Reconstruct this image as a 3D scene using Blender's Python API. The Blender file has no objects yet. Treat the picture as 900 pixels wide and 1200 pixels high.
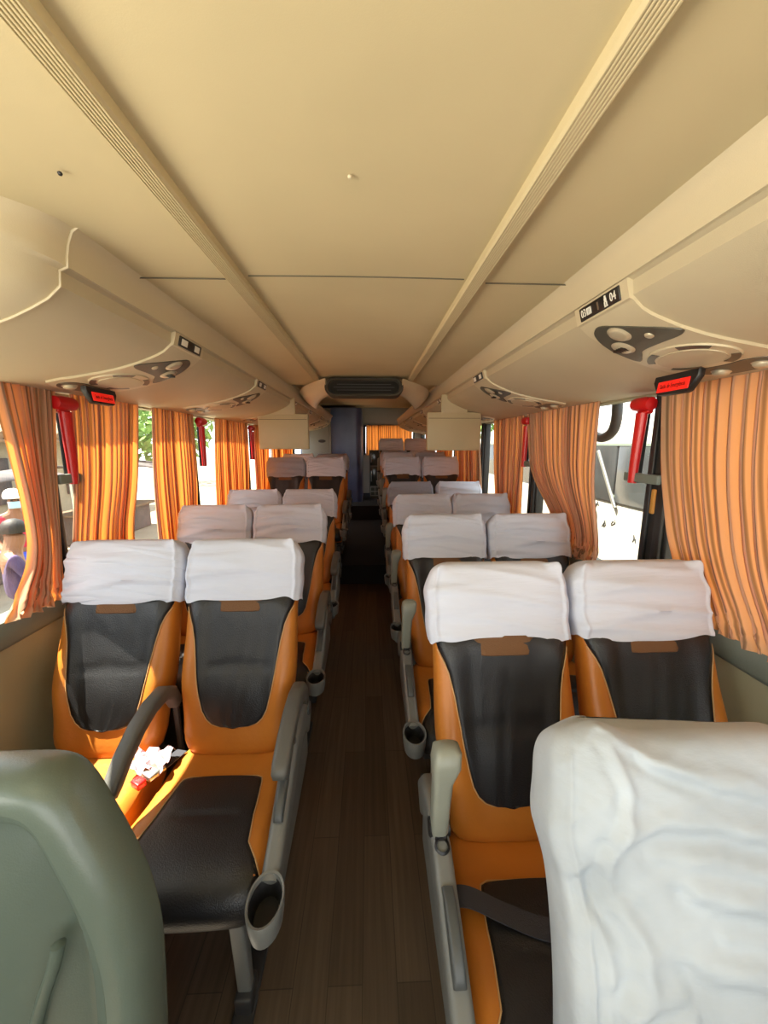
import bpy, bmesh, math, random
from mathutils import Vector, Matrix
random.seed(7)
S = bpy.context.scene
COL = S.collection
PI = math.pi
sin, cos = math.sin, math.cos

# ------------------------------------------------------------------ camera
PITCH, YAW = math.radians(10.08), math.radians(2.25)
cam_d = bpy.data.cameras.new('camera'); cam = bpy.data.objects.new('camera', cam_d); COL.objects.link(cam)
cam_d.sensor_fit = 'VERTICAL'; cam_d.sensor_height = 36.0; cam_d.sensor_width = 27.0
cam_d.lens = 36.0 * 450 / 1200
cam_d.clip_start = 0.02; cam_d.clip_end = 200
cam.location = (0.03, 0.0, 1.62)
cam.rotation_euler = (PI / 2 - PITCH, 0, -YAW)
S.camera = cam

# ------------------------------------------------------------------ world, sun, daylight, exposure
w = bpy.data.worlds.new('world'); S.world = w; w.use_nodes = True
bg = w.node_tree.nodes['Background']
bg.inputs[0].default_value = (0.93, 0.96, 1.0, 1); bg.inputs[1].default_value = 3.0
sd = bpy.data.lights.new('sun', 'SUN'); sd.energy = 30.0; sd.angle = 0.01; sd.color = (1.0, 0.90, 0.74)
sun = bpy.data.objects.new('sun', sd); COL.objects.link(sun)
SUN_DIR = Vector((0.46, -0.05, -0.885)).normalized()          # travelling direction
sun.rotation_euler = SUN_DIR.to_track_quat('-Z', 'Y').to_euler()
ad = bpy.data.lights.new('windshield_daylight', 'AREA'); ad.shape = 'RECTANGLE'; ad.size = 2.1; ad.size_y = 1.2
ad.energy = 15; ad.color = (1.0, 0.96, 0.90)
al = bpy.data.objects.new('windshield_daylight', ad); COL.objects.link(al)
al.location = (0, -1.40, 1.30); al.rotation_euler = (math.radians(122), 0, 0)
bd = bpy.data.lights.new('front_side_window_daylight', 'AREA'); bd.shape = 'RECTANGLE'; bd.size = 1.5; bd.size_y = 0.75
bd.energy = 21; bd.spread = math.radians(118); bd.color = (1.0, 0.93, 0.78)             # sun bounced up from the bright ground through the front left window
bl_ = bpy.data.objects.new('front_side_window_daylight', bd); COL.objects.link(bl_)
bl_.location = (-1.20, -0.55, 1.40); bl_.rotation_euler = Vector((0.80, 0.30, 0.52)).to_track_quat('-Z', 'Y').to_euler()
S.view_settings.view_transform = 'Standard'; S.view_settings.look = 'None'
S.view_settings.gamma = 1.0; S.view_settings.use_curve_mapping = False
S.view_settings.exposure = 0.22
S.cycles.use_denoising = True
S.cycles.max_bounces = 10; S.cycles.diffuse_bounces = 6; S.cycles.transparent_max_bounces = 12
S.cycles.sample_clamp_indirect = 6.0
S.cycles.caustics_reflective = False; S.cycles.caustics_refractive = False

# ------------------------------------------------------------------ materials
def nodes(name):
    m = bpy.data.materials.new(name); m.use_nodes = True
    nt = m.node_tree
    return m, nt, nt.nodes['Principled BSDF'], nt.links

def mat(name, col, rough=0.5, bump=0.0, bscale=200.0, var=0.0, vscale=6.0, metal=0.0, stretch=(1, 1, 1), emit=None, spec=0.5, detail=3.0):
    m, nt, b, L = nodes(name)
    b.inputs['Base Color'].default_value = (*col, 1); b.inputs['Roughness'].default_value = rough
    b.inputs['Metallic'].default_value = metal; b.inputs['Specular IOR Level'].default_value = spec
    if emit: b.inputs['Emission Color'].default_value = (*col, 1); b.inputs['Emission Strength'].default_value = emit
    tc = nt.nodes.new('ShaderNodeTexCoord')
    if bump:
        mp = nt.nodes.new('ShaderNodeMapping'); mp.inputs['Scale'].default_value = stretch
        n = nt.nodes.new('ShaderNodeTexNoise'); n.inputs['Scale'].default_value = bscale; n.inputs['Detail'].default_value = detail
        bp = nt.nodes.new('ShaderNodeBump'); bp.inputs['Strength'].default_value = bump; bp.inputs['Distance'].default_value = 0.01
        L.new(tc.outputs['Object'], mp.inputs[0]); L.new(mp.outputs[0], n.inputs['Vector']); L.new(n.outputs[0], bp.inputs['Height']); L.new(bp.outputs[0], b.inputs['Normal'])
    if var:
        n2 = nt.nodes.new('ShaderNodeTexNoise'); n2.inputs['Scale'].default_value = vscale; n2.inputs['Detail'].default_value = 4
        r = nt.nodes.new('ShaderNodeValToRGB')
        r.color_ramp.elements[0].color = (*[c * (1 - var) for c in col], 1); r.color_ramp.elements[1].color = (*[min(1, c * (1 + var)) for c in col], 1)
        r.color_ramp.elements[0].position = 0.3; r.color_ramp.elements[1].position = 0.7
        L.new(tc.outputs['Object'], n2.inputs['Vector']); L.new(n2.outputs[0], r.inputs[0]); L.new(r.outputs[0], b.inputs['Base Color'])
    return m

M = {}
M['orange'] = mat('tan_orange_leather', (0.50, 0.172, 0.022), 0.42, 0.10, 60, 0.10, 5)
M['black'] = mat('black_leather', (0.014, 0.014, 0.016), 0.34, 0.22, 260, 0.15, 8)
M['tab'] = mat('brown_suede', (0.16, 0.075, 0.03), 0.85, 0.3, 300)
M['stitch'] = mat('tan_thread', (0.50, 0.30, 0.13), 0.7, 0.2, 400)
M['cloth'] = mat('white_cover_cloth', (0.60, 0.625, 0.72), 0.9, 0.8, 9, 0.03, 4, stretch=(0.35, 1, 2.6), detail=5)
M['dirtycloth'] = mat('soiled_white_cloth', (0.43, 0.47, 0.51), 0.9, 0.9, 7, 0.20, 4, stretch=(0.6, 1, 1.8), detail=6)
M['plastic'] = mat('grey_plastic', (0.155, 0.16, 0.152), 0.38, 0.05, 300)
M['armrest'] = mat('grey_green_armrest', (0.25, 0.26, 0.215), 0.4, 0.08, 300)
M['armdark'] = mat('dark_grey_armrest', (0.10, 0.098, 0.09), 0.45, 0.08, 300)
M['paddle'] = mat('dark_grey_plastic', (0.06, 0.065, 0.065), 0.4, 0.05, 300)
M['darkmetal'] = mat('dark_metal', (0.03, 0.03, 0.032), 0.5, 0.05, 100)
M['hole'] = mat('black_plastic', (0.012, 0.012, 0.013), 0.4, 0.03, 100)
M['shell'] = mat('grey_green_moulded_plastic', (0.115, 0.145, 0.118), 0.24, 0.07, 330, 0.06, 5)
M['rack'] = mat('beige_rack_plastic', (0.58, 0.51, 0.36), 0.42, 0.06, 400, 0.03, 3)
M['lid'] = mat('beige_rack_panel', (0.52, 0.455, 0.32), 0.6, 0.12, 500, 0.04, 3)
M['ceiling'] = mat('beige_ceiling_lining', (0.55, 0.47, 0.29), 0.75, 0.03, 500, 0.06, 2)
M['ctrl'] = mat('dark_olive_plastic', (0.075, 0.070, 0.052), 0.4, 0.05, 300)
M['chrome'] = mat('satin_beige_metal', (0.55, 0.49, 0.36), 0.3, 0.02, 100, metal=0.3)
M['seam'] = mat('dark_seam', (0.09, 0.08, 0.055), 0.8, 0.05, 100)
M['red'] = mat('red_plastic', (0.62, 0.012, 0.014), 0.3, 0.04, 100)
M['redlit'] = mat('red_sign_panel', (0.75, 0.015, 0.008), 0.4, 0.02, 100, emit=0.5)
M['signtext'] = mat('dark_red_lettering', (0.13, 0.0, 0.0), 0.5, 0.02, 100)
M['white'] = mat('white_lettering', (0.86, 0.86, 0.80), 0.5, 0.02, 100)
M['amber'] = mat('dim_brown_icon', (0.17, 0.12, 0.08), 0.5, 0.02, 100)
M['sill'] = mat('grey_green_trim', (0.165, 0.195, 0.17), 0.5, 0.08, 250)
M['wall'] = mat('olive_beige_wall_lining', (0.33, 0.32, 0.215), 0.65, 0.12, 300, 0.08, 3)
M['rubber'] = mat('black_rubber', (0.02, 0.021, 0.022), 0.45, 0.05, 100)
M['rearshade'] = mat('shade_dark_rear_floor', (0.012, 0.011, 0.011), 0.95, 0.3, 400)  # near-black colour carries the darkness of the rear aisle floor
M['monitor'] = mat('beige_monitor_shell', (0.50, 0.43, 0.27), 0.5, 0.06, 300, 0.04, 4)
M['bluewall'] = mat('grey_blue_laminate', (0.075, 0.105, 0.23), 0.3, 0.03, 30, 0.3, 2.2)
M['greywall'] = mat('grey_laminate', (0.22, 0.21, 0.19), 0.5, 0.03, 60, 0.08, 3)
M['lightwall'] = mat('light_grey_lining', (0.45, 0.43, 0.39), 0.6, 0.05, 60, 0.05, 3)
M['fridgeglass'] = mat('dark_fridge_front', (0.09, 0.105, 0.09), 0.15, 0.02, 30, 0.2, 6)
M['metal'] = mat('brushed_metal', (0.5, 0.5, 0.48), 0.3, 0.03, 100, metal=0.9)
M['belt'] = mat('dark_belt_webbing', (0.035, 0.037, 0.05), 0.6, 0.2, 400)
M['paper'] = mat('crumpled_lilac_wrapper', (0.62, 0.45, 0.50), 0.6, 0.3, 30, 0.25, 30)
M['ground'] = mat('sunlit_dusty_ground', (0.30, 0.255, 0.19), 0.9, 0.2, 8, 0.15, 2)
M['whitepaint'] = mat('white_bus_paint', (0.36, 0.345, 0.31), 0.3, 0.02, 10, 0.05, 2)
M['busglass'] = mat('dark_bus_glass', (0.045, 0.05, 0.055), 0.12, 0.02, 5, 0.3, 2)
M['marker'] = mat('black_marker_scribble', (0.04, 0.04, 0.04), 0.8, 0.02, 10)
M['tile'] = mat('weathered_roof_tile', (0.30, 0.19, 0.12), 0.9, 0.3, 20, 0.25, 9)
M['plaster'] = mat('pale_plaster', (0.36, 0.31, 0.23), 0.9, 0.15, 20, 0.1, 4)
M['leaf'] = mat('leaf_green', (0.14, 0.26, 0.05), 0.8, 0.3, 20, 0.4, 5)
M['bark'] = mat('bark', (0.12, 0.08, 0.05), 0.9, 0.4, 20, 0.2, 8)
M['tarp'] = mat('dark_grey_tarpaulin', (0.07, 0.06, 0.065), 0.8, 0.2, 15, 0.3, 4)
M['skin'] = mat('brown_skin', (0.23, 0.11, 0.065), 0.55, 0.05, 100)
M['purple'] = mat('purple_cloth', (0.06, 0.04, 0.11), 0.85, 0.2, 60, 0.15, 10)
M['skirt'] = mat('orange_yellow_cloth', (0.45, 0.17, 0.015), 0.85, 0.2, 60, 0.3, 14)
M['bluecloth'] = mat('blue_cloth', (0.06, 0.10, 0.55), 0.85, 0.2, 60, 0.2, 10)
M['redcloth'] = mat('crimson_cloth', (0.42, 0.02, 0.06), 0.85, 0.2, 60, 0.2, 10)
M['maskblue'] = mat('pale_blue_mask', (0.36, 0.58, 0.75), 0.8, 0.1, 60)
M['capwhite'] = mat('white_cap_cloth', (0.8, 0.78, 0.74), 0.85, 0.1, 60)
M['ventblack'] = mat('matt_dark_vent', (0.018, 0.017, 0.015), 0.9, 0.05, 100, spec=0.2)
M['ventframe'] = mat('matt_dark_olive_frame', (0.05, 0.045, 0.035), 0.8, 0.05, 100, spec=0.3)
M['hair'] = mat('black_hair', (0.012, 0.01, 0.01), 0.6, 0.3, 80)

def glass_mat():
    m = bpy.data.materials.new('tinted_window_glass'); m.use_nodes = True; nt = m.node_tree; L = nt.links
    for n in list(nt.nodes):
        if n.type == 'BSDF_PRINCIPLED': nt.nodes.remove(n)
    out = nt.nodes['Material Output']
    t = nt.nodes.new('ShaderNodeBsdfTransparent'); t.inputs[0].default_value = (0.90, 0.92, 0.91, 1)
    g = nt.nodes.new('ShaderNodeBsdfGlossy'); g.inputs['Roughness'].default_value = 0.02
    lw = nt.nodes.new('ShaderNodeLayerWeight'); lw.inputs[0].default_value = 0.5
    pw = nt.nodes.new('ShaderNodeMath'); pw.operation = 'POWER'; pw.inputs[1].default_value = 5.0
    f = nt.nodes.new('ShaderNodeMath'); f.operation = 'MULTIPLY_ADD'; f.inputs[1].default_value = 0.5; f.inputs[2].default_value = 0.03
    L.new(lw.outputs['Facing'], pw.inputs[0]); L.new(pw.outputs[0], f.inputs[0])
    mx = nt.nodes.new('ShaderNodeMixShader')
    L.new(f.outputs[0], mx.inputs[0]); L.new(t.outputs[0], mx.inputs[1]); L.new(g.outputs[0], mx.inputs[2]); L.new(mx.outputs[0], out.inputs[0])
    return m
M['glass'] = glass_mat()

def curtain_mat(name, col, tcol, tmix):
    m = bpy.data.materials.new(name); m.use_nodes = True; nt = m.node_tree; L = nt.links
    for n in list(nt.nodes):
        if n.type == 'BSDF_PRINCIPLED': nt.nodes.remove(n)
    out = nt.nodes['Material Output']
    tc = nt.nodes.new('ShaderNodeTexCoord')
    n = nt.nodes.new('ShaderNodeTexNoise'); n.inputs['Scale'].default_value = 900
    mp = nt.nodes.new('ShaderNodeMapping'); mp.inputs['Scale'].default_value = (1, 1, 0.15)
    bp = nt.nodes.new('ShaderNodeBump'); bp.inputs['Strength'].default_value = 0.25; bp.inputs['Distance'].default_value = 0.005
    L.new(tc.outputs['Object'], mp.inputs[0]); L.new(mp.outputs[0], n.inputs['Vector']); L.new(n.outputs[0], bp.inputs['Height'])
    # woven stripes run down the cloth: the uv u coordinate carries the width of the cloth
    uv = nt.nodes.new('ShaderNodeUVMap'); uv.uv_map = 'UVMap'
    wv = nt.nodes.new('ShaderNodeTexWave'); wv.inputs['Scale'].default_value = 1.0; wv.inputs['Distortion'].default_value = 0.5
    L.new(uv.outputs[0], wv.inputs['Vector'])
    def ramp(c):
        r = nt.nodes.new('ShaderNodeValToRGB'); r.color_ramp.elements[0].color = (*[x * 0.42 for x in c], 1); r.color_ramp.elements[1].color = (*c, 1)
        r.color_ramp.elements[0].position = 0.0; r.color_ramp.elements[1].position = 0.2
        L.new(wv.outputs['Fac'], r.inputs[0]); return r
    r1, r2 = ramp(col), ramp(tcol)
    d = nt.nodes.new('ShaderNodeBsdfDiffuse'); t = nt.nodes.new('ShaderNodeBsdfTranslucent')
    mx = nt.nodes.new('ShaderNodeMixShader'); mx.inputs[0].default_value = tmix
    L.new(r1.outputs[0], d.inputs[0]); L.new(r2.outputs[0], t.inputs[0])
    L.new(bp.outputs[0], d.inputs['Normal'])
    L.new(d.outputs[0], mx.inputs[1]); L.new(t.outputs[0], mx.inputs[2]); L.new(mx.outputs[0], out.inputs[0])
    return m
M['curtain'] = curtain_mat('apricot_curtain_cloth', (0.62, 0.43, 0.28), (0.98, 0.30, 0.05), 0.42)

def floor_mat():
    m, nt, b, L = nodes('dark_wood_vinyl')
    tc = nt.nodes.new('ShaderNodeTexCoord'); mp = nt.nodes.new('ShaderNodeMapping'); mp.inputs['Rotation'].default_value = (0, 0, PI / 2)
    br = nt.nodes.new('ShaderNodeTexBrick'); br.inputs['Scale'].default_value = 1.0
    br.inputs['Brick Width'].default_value = 0.9; br.inputs['Row Height'].default_value = 0.105; br.inputs['Mortar Size'].default_value = 0.0015
    br.inputs['Color1'].default_value = (0.080, 0.055, 0.036, 1); br.inputs['Color2'].default_value = (0.125, 0.088, 0.058, 1); br.inputs['Mortar'].default_value = (0.05, 0.035, 0.025, 1)
    L.new(tc.outputs['Object'], mp.inputs[0]); L.new(mp.outputs[0], br.inputs['Vector'])
    m2 = nt.nodes.new('ShaderNodeMapping'); m2.inputs['Scale'].default_value = (60, 2.2, 1)
    n = nt.nodes.new('ShaderNodeTexNoise'); n.inputs['Scale'].default_value = 1.0; n.inputs['Detail'].default_value = 6
    L.new(tc.outputs['Object'], m2.inputs[0]); L.new(m2.outputs[0], n.inputs['Vector'])
    mix = nt.nodes.new('ShaderNodeMixRGB'); mix.blend_type = 'MULTIPLY'; mix.inputs[0].default_value = 0.7
    r = nt.nodes.new('ShaderNodeValToRGB'); r.color_ramp.elements[0].color = (0.45, 0.45, 0.45, 1); r.color_ramp.elements[0].position = 0.3; r.color_ramp.elements[1].position = 0.7
    L.new(n.outputs[0], r.inputs[0]); L.new(br.outputs[0], mix.inputs[1]); L.new(r.outputs[0], mix.inputs[2]); L.new(mix.outputs[0], b.inputs['Base Color'])
    b.inputs['Roughness'].default_value = 0.5
    return m
M['floor'] = floor_mat()

# ------------------------------------------------------------------ mesh helpers
class MB:
    def __init__(s): s.v = []; s.f = []; s.uv = None
    def add(s, vs, fs):
        o = len(s.v); s.v += [tuple(p) for p in vs]; s.f += [tuple(i + o for i in f) for f in fs]; return s
    def box(s, c, d, rot=None, bev=0.0):
        bm = bmesh.new(); bmesh.ops.create_cube(bm, size=1.0)
        bmesh.ops.scale(bm, vec=d, verts=bm.verts)
        if bev: bmesh.ops.bevel(bm, geom=bm.edges[:], offset=bev, segments=3, affect='EDGES', profile=0.5)
        if rot is not None: bmesh.ops.rotate(bm, matrix=rot, verts=bm.verts)
        bmesh.ops.translate(bm, vec=c, verts=bm.verts)
        bm.verts.index_update()
        s.add([v.co[:] for v in bm.verts], [[v.index for v in f.verts] for f in bm.faces]); bm.free(); return s
    def loft(s, rings, closed=True, caps=True):
        n = len(rings[0]); vs = [p for r in rings for p in r]; fs = []
        for i in range(len(rings) - 1):
            for j in range(n if closed else n - 1):
                k = (j + 1) % n
                fs.append((i * n + j, i * n + k, (i + 1) * n + k, (i + 1) * n + j))
        if caps and closed:
            fs.append(tuple(range(n))[::-1]); fs.append(tuple((len(rings) - 1) * n + j for j in range(n)))
        return s.add(vs, fs)
    def grid(s, fn, nu, nv):
        vs = [fn(i / nu, j / nv) for j in range(nv + 1) for i in range(nu + 1)]
        fs = [(j * (nu + 1) + i, j * (nu + 1) + i + 1, (j + 1) * (nu + 1) + i + 1, (j + 1) * (nu + 1) + i) for j in range(nv) for i in range(nu)]
        return s.add(vs, fs)
    def tube(s, path, r, n=8, caps=True, sx=1.0):
        path = [Vector(p) for p in path]; rings = []
        rr = r if isinstance(r, (list, tuple)) else [r] * len(path)
        up = None
        for i, p in enumerate(path):
            t = (path[min(i + 1, len(path) - 1)] - path[max(i - 1, 0)]).normalized()
            if up is None:
                up = Vector((0, 0, 1)) if abs(t.z) < 0.9 else Vector((1, 0, 0))
            a = t.cross(up).normalized(); b = a.cross(t).normalized(); up = b
            rings.append([p + a * (rr[i] * sx * cos(2 * PI * k / n)) + b * (rr[i] * sin(2 * PI * k / n)) for k in range(n)])
        return s.loft(rings, True, caps)
    def lathe(s, prof, c, axis=(0, 0, 1), n=20, sx=1.0, sy=1.0):
        q = Vector((0, 0, 1)).rotation_difference(Vector(axis)); c = Vector(c)
        rings = [[c + q @ Vector((r * cos(2 * PI * k / n) * sx, r * sin(2 * PI * k / n) * sy, h)) for k in range(n)] for r, h in prof]
        return s.loft(rings, True, True)
    def build(s, name, m, parent=None, smooth=True, sub=0, solid=0.0, angle=40):
        me = bpy.data.meshes.new(name); me.from_pydata(s.v, [], s.f); me.update()
        bm = bmesh.new(); bm.from_mesh(me); bmesh.ops.recalc_face_normals(bm, faces=bm.faces); bm.to_mesh(me); bm.free()
        o = bpy.data.objects.new(name, me); COL.objects.link(o)
        me.materials.append(M[m] if isinstance(m, str) else m)
        if smooth:
            for p in me.polygons: p.use_smooth = True
            try: me.set_sharp_from_angle(angle=math.radians(angle))
            except Exception: pass
        if parent: o.parent = parent
        if solid:
            md = o.modifiers.new('solid', 'SOLIDIFY'); md.thickness = solid; md.offset = -1
        if sub:
            md = o.modifiers.new('sub', 'SUBSURF'); md.levels = sub; md.render_levels = sub
        return o

def tag(o, label=None, cat=None, group=None, kind=None):
    if label: o['label'] = label
    if cat: o['category'] = cat
    if group: o['group'] = group
    if kind: o['kind'] = kind
    return o
def empty(name, loc=(0, 0, 0), label=None, cat=None, group=None):
    o = bpy.data.objects.new(name, None); COL.objects.link(o); o.location = loc; o.empty_display_size = 0.1
    return tag(o, label, cat, group)
def struct(o): o['kind'] = 'structure'; return o
def copy_tree(o, parent=None):
    c = o.copy(); COL.objects.link(c); c.parent = parent
    for ch in list(o.children): copy_tree(ch, c)
    return c
def interp(x, xs, ys):
    if x <= xs[0]: return ys[0]
    for i in range(len(xs) - 1):
        if x <= xs[i + 1]:
            t = (x - xs[i]) / (xs[i + 1] - xs[i]); return ys[i] + t * (ys[i + 1] - ys[i])
    return ys[-1]
def sminterp(x, xs, ys):
    if x <= xs[0]: return ys[0]
    for i in range(len(xs) - 1):
        if x <= xs[i + 1]:
            t = (x - xs[i]) / (xs[i + 1] - xs[i]); t = t * t * (3 - 2 * t); return ys[i] + t * (ys[i + 1] - ys[i])
    return ys[-1]
def spow(v, e): return math.copysign(abs(v) ** e, v)
def crom(pts, n=6, closed=True):
    out = []; N = len(pts)
    for i in range(N if closed else N - 1):
        g = (lambda k: Vector(pts[k % N])) if closed else (lambda k: Vector(pts[max(0, min(N - 1, k))]))
        a, b, c, d = g(i - 1), g(i), g(i + 1), g(i + 2)
        for j in range(n):
            t = j / n
            out.append(0.5 * ((2 * b) + (c - a) * t + (2 * a - 5 * b + 4 * c - d) * t * t + (3 * b - a - 3 * c + d) * t ** 3))
    if not closed: out.append(Vector(pts[-1]))
    return out
def text_obj(name, body, size, mtx, m, parent, sx=1.0):
    cu = bpy.data.curves.new(name, 'FONT'); cu.body = body; cu.size = size; cu.align_x = 'CENTER'; cu.align_y = 'CENTER'; cu.extrude = 0.0006; cu.resolution_u = 3
    t = bpy.data.objects.new(name, cu); COL.objects.link(t)
    dg = bpy.context.evaluated_depsgraph_get(); dg.update()
    me = bpy.data.meshes.new_from_object(t.evaluated_get(dg)); bpy.data.objects.remove(t); bpy.data.curves.remove(cu)
    me.transform(mtx @ Matrix.Diagonal((sx, 1, 1, 1))); me.materials.clear(); me.materials.append(M[m])
    o = bpy.data.objects.new(name, me); COL.objects.link(o); o.parent = parent
    return o

# ------------------------------------------------------------------ the setting
XL, XR = -1.27, 1.23            # inner wall faces
CEIL = 2.09
ZS, ZT = 1.0, 1.83              # sill and head of the side glazing
Y0, Y1 = -1.5, 8.9
b = MB(); b.box((-0.02, 1.4, -0.03), (2.56, 5.8, 0.06)); struct(b.build('floor', 'floor', smooth=False))
b = MB(); b.box((-0.02, 6.6, 0.085), (2.5, 4.6, 0.29)); b.box((-0.02, 7.95, 0.36), (2.5, 1.9, 0.26)); struct(b.build('floor_rear', 'rearshade', smooth=False))
# ceiling: front sheet nearly flat, rear sheet climbing with the raised floor
b = MB()
def ceil_pt(u, v): x = -1.3 + 2.56 * u; return (x, Y0 + (3.3 - Y0) * v, CEIL + 0.012 * (1 - (x / 0.7) ** 2 if abs(x) < 0.7 else 0))
b.grid(ceil_pt, 20, 4)
b.grid(lambda u, v: (-1.3 + 2.56 * u, 3.3 + (Y1 - 3.3) * v, 2.125 + 0.29 * v), 4, 4)
b.box((0, 3.29, 2.125), (0.9, 0.02, 0.06))
struct(b.build('ceiling', 'ceiling'))
b = MB(); b.box((-0.02, 3.7, 2.55), (2.62, 10.6, 0.08)); struct(b.build('ceiling_roof', 'greywall', smooth=False))
# side walls
PIL_L = [(-1.5, 0.2), (1.60, 0.11), (2.92, 0.10), (4.20, 0.10), (5.5, 0.10), (6.8, 0.1)]
PIL_R = [(-1.5, 0.2), (0.28, 0.1), (1.54, 0.15), (2.76, 0.13), (4.05, 0.12), (5.35, 0.12), (6.65, 0.12), (8.0, 0.12)]
for side, X, pil in (('left', XL, PIL_L), ('right', XR, PIL_R)):
    sg = -1 if side == 'left' else 1
    b = MB()
    b.box((X + sg * 0.035, 3.7, 0.44), (0.07, 10.5, 1.02)); b.box((X + sg * 0.035, 3.7, 2.17), (0.07, 10.5, 0.70))
    struct(b.build('wall_' + side, 'wall', smooth=False))
    # moulded sill band under the glazing
    b = MB()
    prof = [(0, 0.90), (-0.012, 0.905), (-0.02, 0.92), (-0.02, 0.985), (-0.012, 1.0), (0.01, 1.006), (0.05, 1.006), (0.05, 0.90)]
    b.loft([[(X + sg * p[0], y, p[1]) for p in prof] for y in (Y0, Y1)])
    struct(b.build('trim_1' if side == 'left' else 'trim_2', 'sill'))
    # heater duct along the skirting
    b = MB()
    prof = [(0, 0.02), (-0.06, 0.03), (-0.075, 0.06), (-0.075, 0.30), (-0.05, 0.34), (0, 0.35)]
    b.loft([[(X + sg * p[0], y, p[1]) for p in prof] for y in (Y0, Y1)])
    struct(b.build('baseboard_' + side, 'sill'))
    n = 0
    ys = [p for p in pil] + [(Y1, 0.2)]
    for i, (py, pw) in enumerate(ys):
        if i == 0 or i == len(ys) - 1:
            b = MB(); b.box((X + sg * 0.035, py, 1.415), (0.07, pw, 0.87)); struct(b.build('trim_%d' % (20 + i if sg < 0 else 40 + i), 'rubber', smooth=False)); continue
        b = MB()
        b.box((X + sg * 0.03, py, 1.415), (0.06, pw, 0.87), bev=0.008)
        b.box((X - sg * 0.006, py - pw * 0.25, 1.415), (0.02, pw * 0.28, 0.85), bev=0.006)
        b.box((X - sg * 0.004, py + pw * 0.3, 1.415), (0.016, pw * 0.2, 0.85), bev=0.005)
        struct(b.build('trim_%d' % (20 + i if sg < 0 else 40 + i), 'rubber'))
    for i in range(len(ys) - 1):
        a, c = ys[i][0] + ys[i][1] / 2, ys[i + 1][0] - ys[i + 1][1] / 2
        b = MB(); b.box((X + sg * 0.05, (a + c) / 2, 1.415), (0.005, c - a + 0.02, 0.86))
        struct(b.build('window_%d' % (1 + i + (0 if sg < 0 else 10)), 'glass', smooth=False))
# ribbed rails on the ceiling
for i, x in enumerate((-0.35, 0.345)):
    b = MB(); prof = [(-0.022, 0.02), (-0.022, -0.008)]
    for k in range(7): prof += [(-0.0165 + k * 0.0055 - 0.0018, -0.014), (-0.0165 + k * 0.0055 + 0.0004, -0.014), (-0.0165 + k * 0.0055 + 0.0011, -0.0115)]
    prof += [(0.022, -0.008), (0.022, 0.02)]
    b.loft([[(x + p[0], y, CEIL + p[1]) for p in prof] for y in (Y0, 3.0)])
    struct(b.build('trim_%d' % (5 + i), 'ceiling', angle=20))
# cross seam and screw of the ceiling sheet
b = MB(); b.tube([(-0.65, 1.23, CEIL - 0.001), (-0.38, 1.228, CEIL - 0.001)], 0.002, 6)
b.tube([(-0.315 + 0.063 * k, 1.228, CEIL + 0.012 * (1 - ((-0.315 + 0.063 * k) / 0.7) ** 2) - 0.001) for k in range(11)], 0.002, 6)
b.tube([(0.38, 1.228, CEIL - 0.001), (0.65, 1.23, CEIL - 0.001)], 0.002, 6); struct(b.build('trim_7', 'seam'))
for k, (x, y) in enumerate(((-0.001, 0.794), (-0.51, 0.792))):
    b = MB(); b.lathe([(0.0001, 0.0), (0.003, -0.001), (0.0042, -0.003), (0.003, -0.006), (0.0001, -0.007)], (x, y, CEIL + 0.010 - 0.008 * k), n=12)
    tag(b.build('screw_cap', 'rack' if k == 0 else 'hole'), ['small pale screw cap in the middle of the beige ceiling', 'small dark screw cap on the ceiling strip above the left rack end'][k], 'screw cap', 'screw caps on the ceiling')
# front end with the windscreen opening behind the photographer
b = MB()
b.box((-0.02, Y0 - 0.04, 0.42), (2.64, 0.08, 0.90)); b.box((-0.02, Y0 - 0.04, 2.30), (2.64, 0.08, 0.5))
b.box((-1.27, Y0 - 0.04, 1.45), (0.12, 0.08, 1.3)); b.box((1.23, Y0 - 0.04, 1.45), (0.12, 0.08, 1.3))
struct(b.build('wall_front', 'greywall', smooth=False))
b = MB(); b.box((-0.02, Y0 - 0.05, 1.46), (2.4, 0.006, 1.22)); struct(b.build('window_20', 'glass', smooth=False))
# rear wall with its window
b = MB(); WX0, WX1, WZ0, WZ1 = -0.04, 1.04, 1.40, 2.0
b.box(((-1.3 + WX0) / 2, Y1 + 0.03, 1.25), (WX0 + 1.3, 0.06, 2.6)); b.box(((WX1 + 1.26) / 2, Y1 + 0.03, 1.25), (1.26 - WX1, 0.06, 2.6))
b.box(((WX0 + WX1) / 2, Y1 + 0.03, WZ0 / 2), (WX1 - WX0, 0.06, WZ0)); b.box(((WX0 + WX1) / 2, Y1 + 0.03, (WZ1 + 2.6) / 2), (WX1 - WX0, 0.06, 2.6 - WZ1))
struct(b.build('wall_rear', 'lightwall', smooth=False))
b = MB(); b.box(((WX0 + WX1) / 2, Y1 + 0.03, (WZ0 + WZ1) / 2), (WX1 - WX0, 0.006, WZ1 - WZ0)); struct(b.build('window_21', 'glass', smooth=False))
b = MB()
for c, d in ((((WX0 + WX1) / 2, Y1 - 0.01, WZ1 + 0.015), (1.16, 0.04, 0.035)), ((WX0 - 0.015, Y1 - 0.01, 1.7), (0.035, 0.04, 0.66)), ((WX1 + 0.015, Y1 - 0.01, 1.7), (0.03, 0.04, 0.66))): b.box(c, d, bev=0.006)
struct(b.build('trim_8', 'rubber'))

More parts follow.
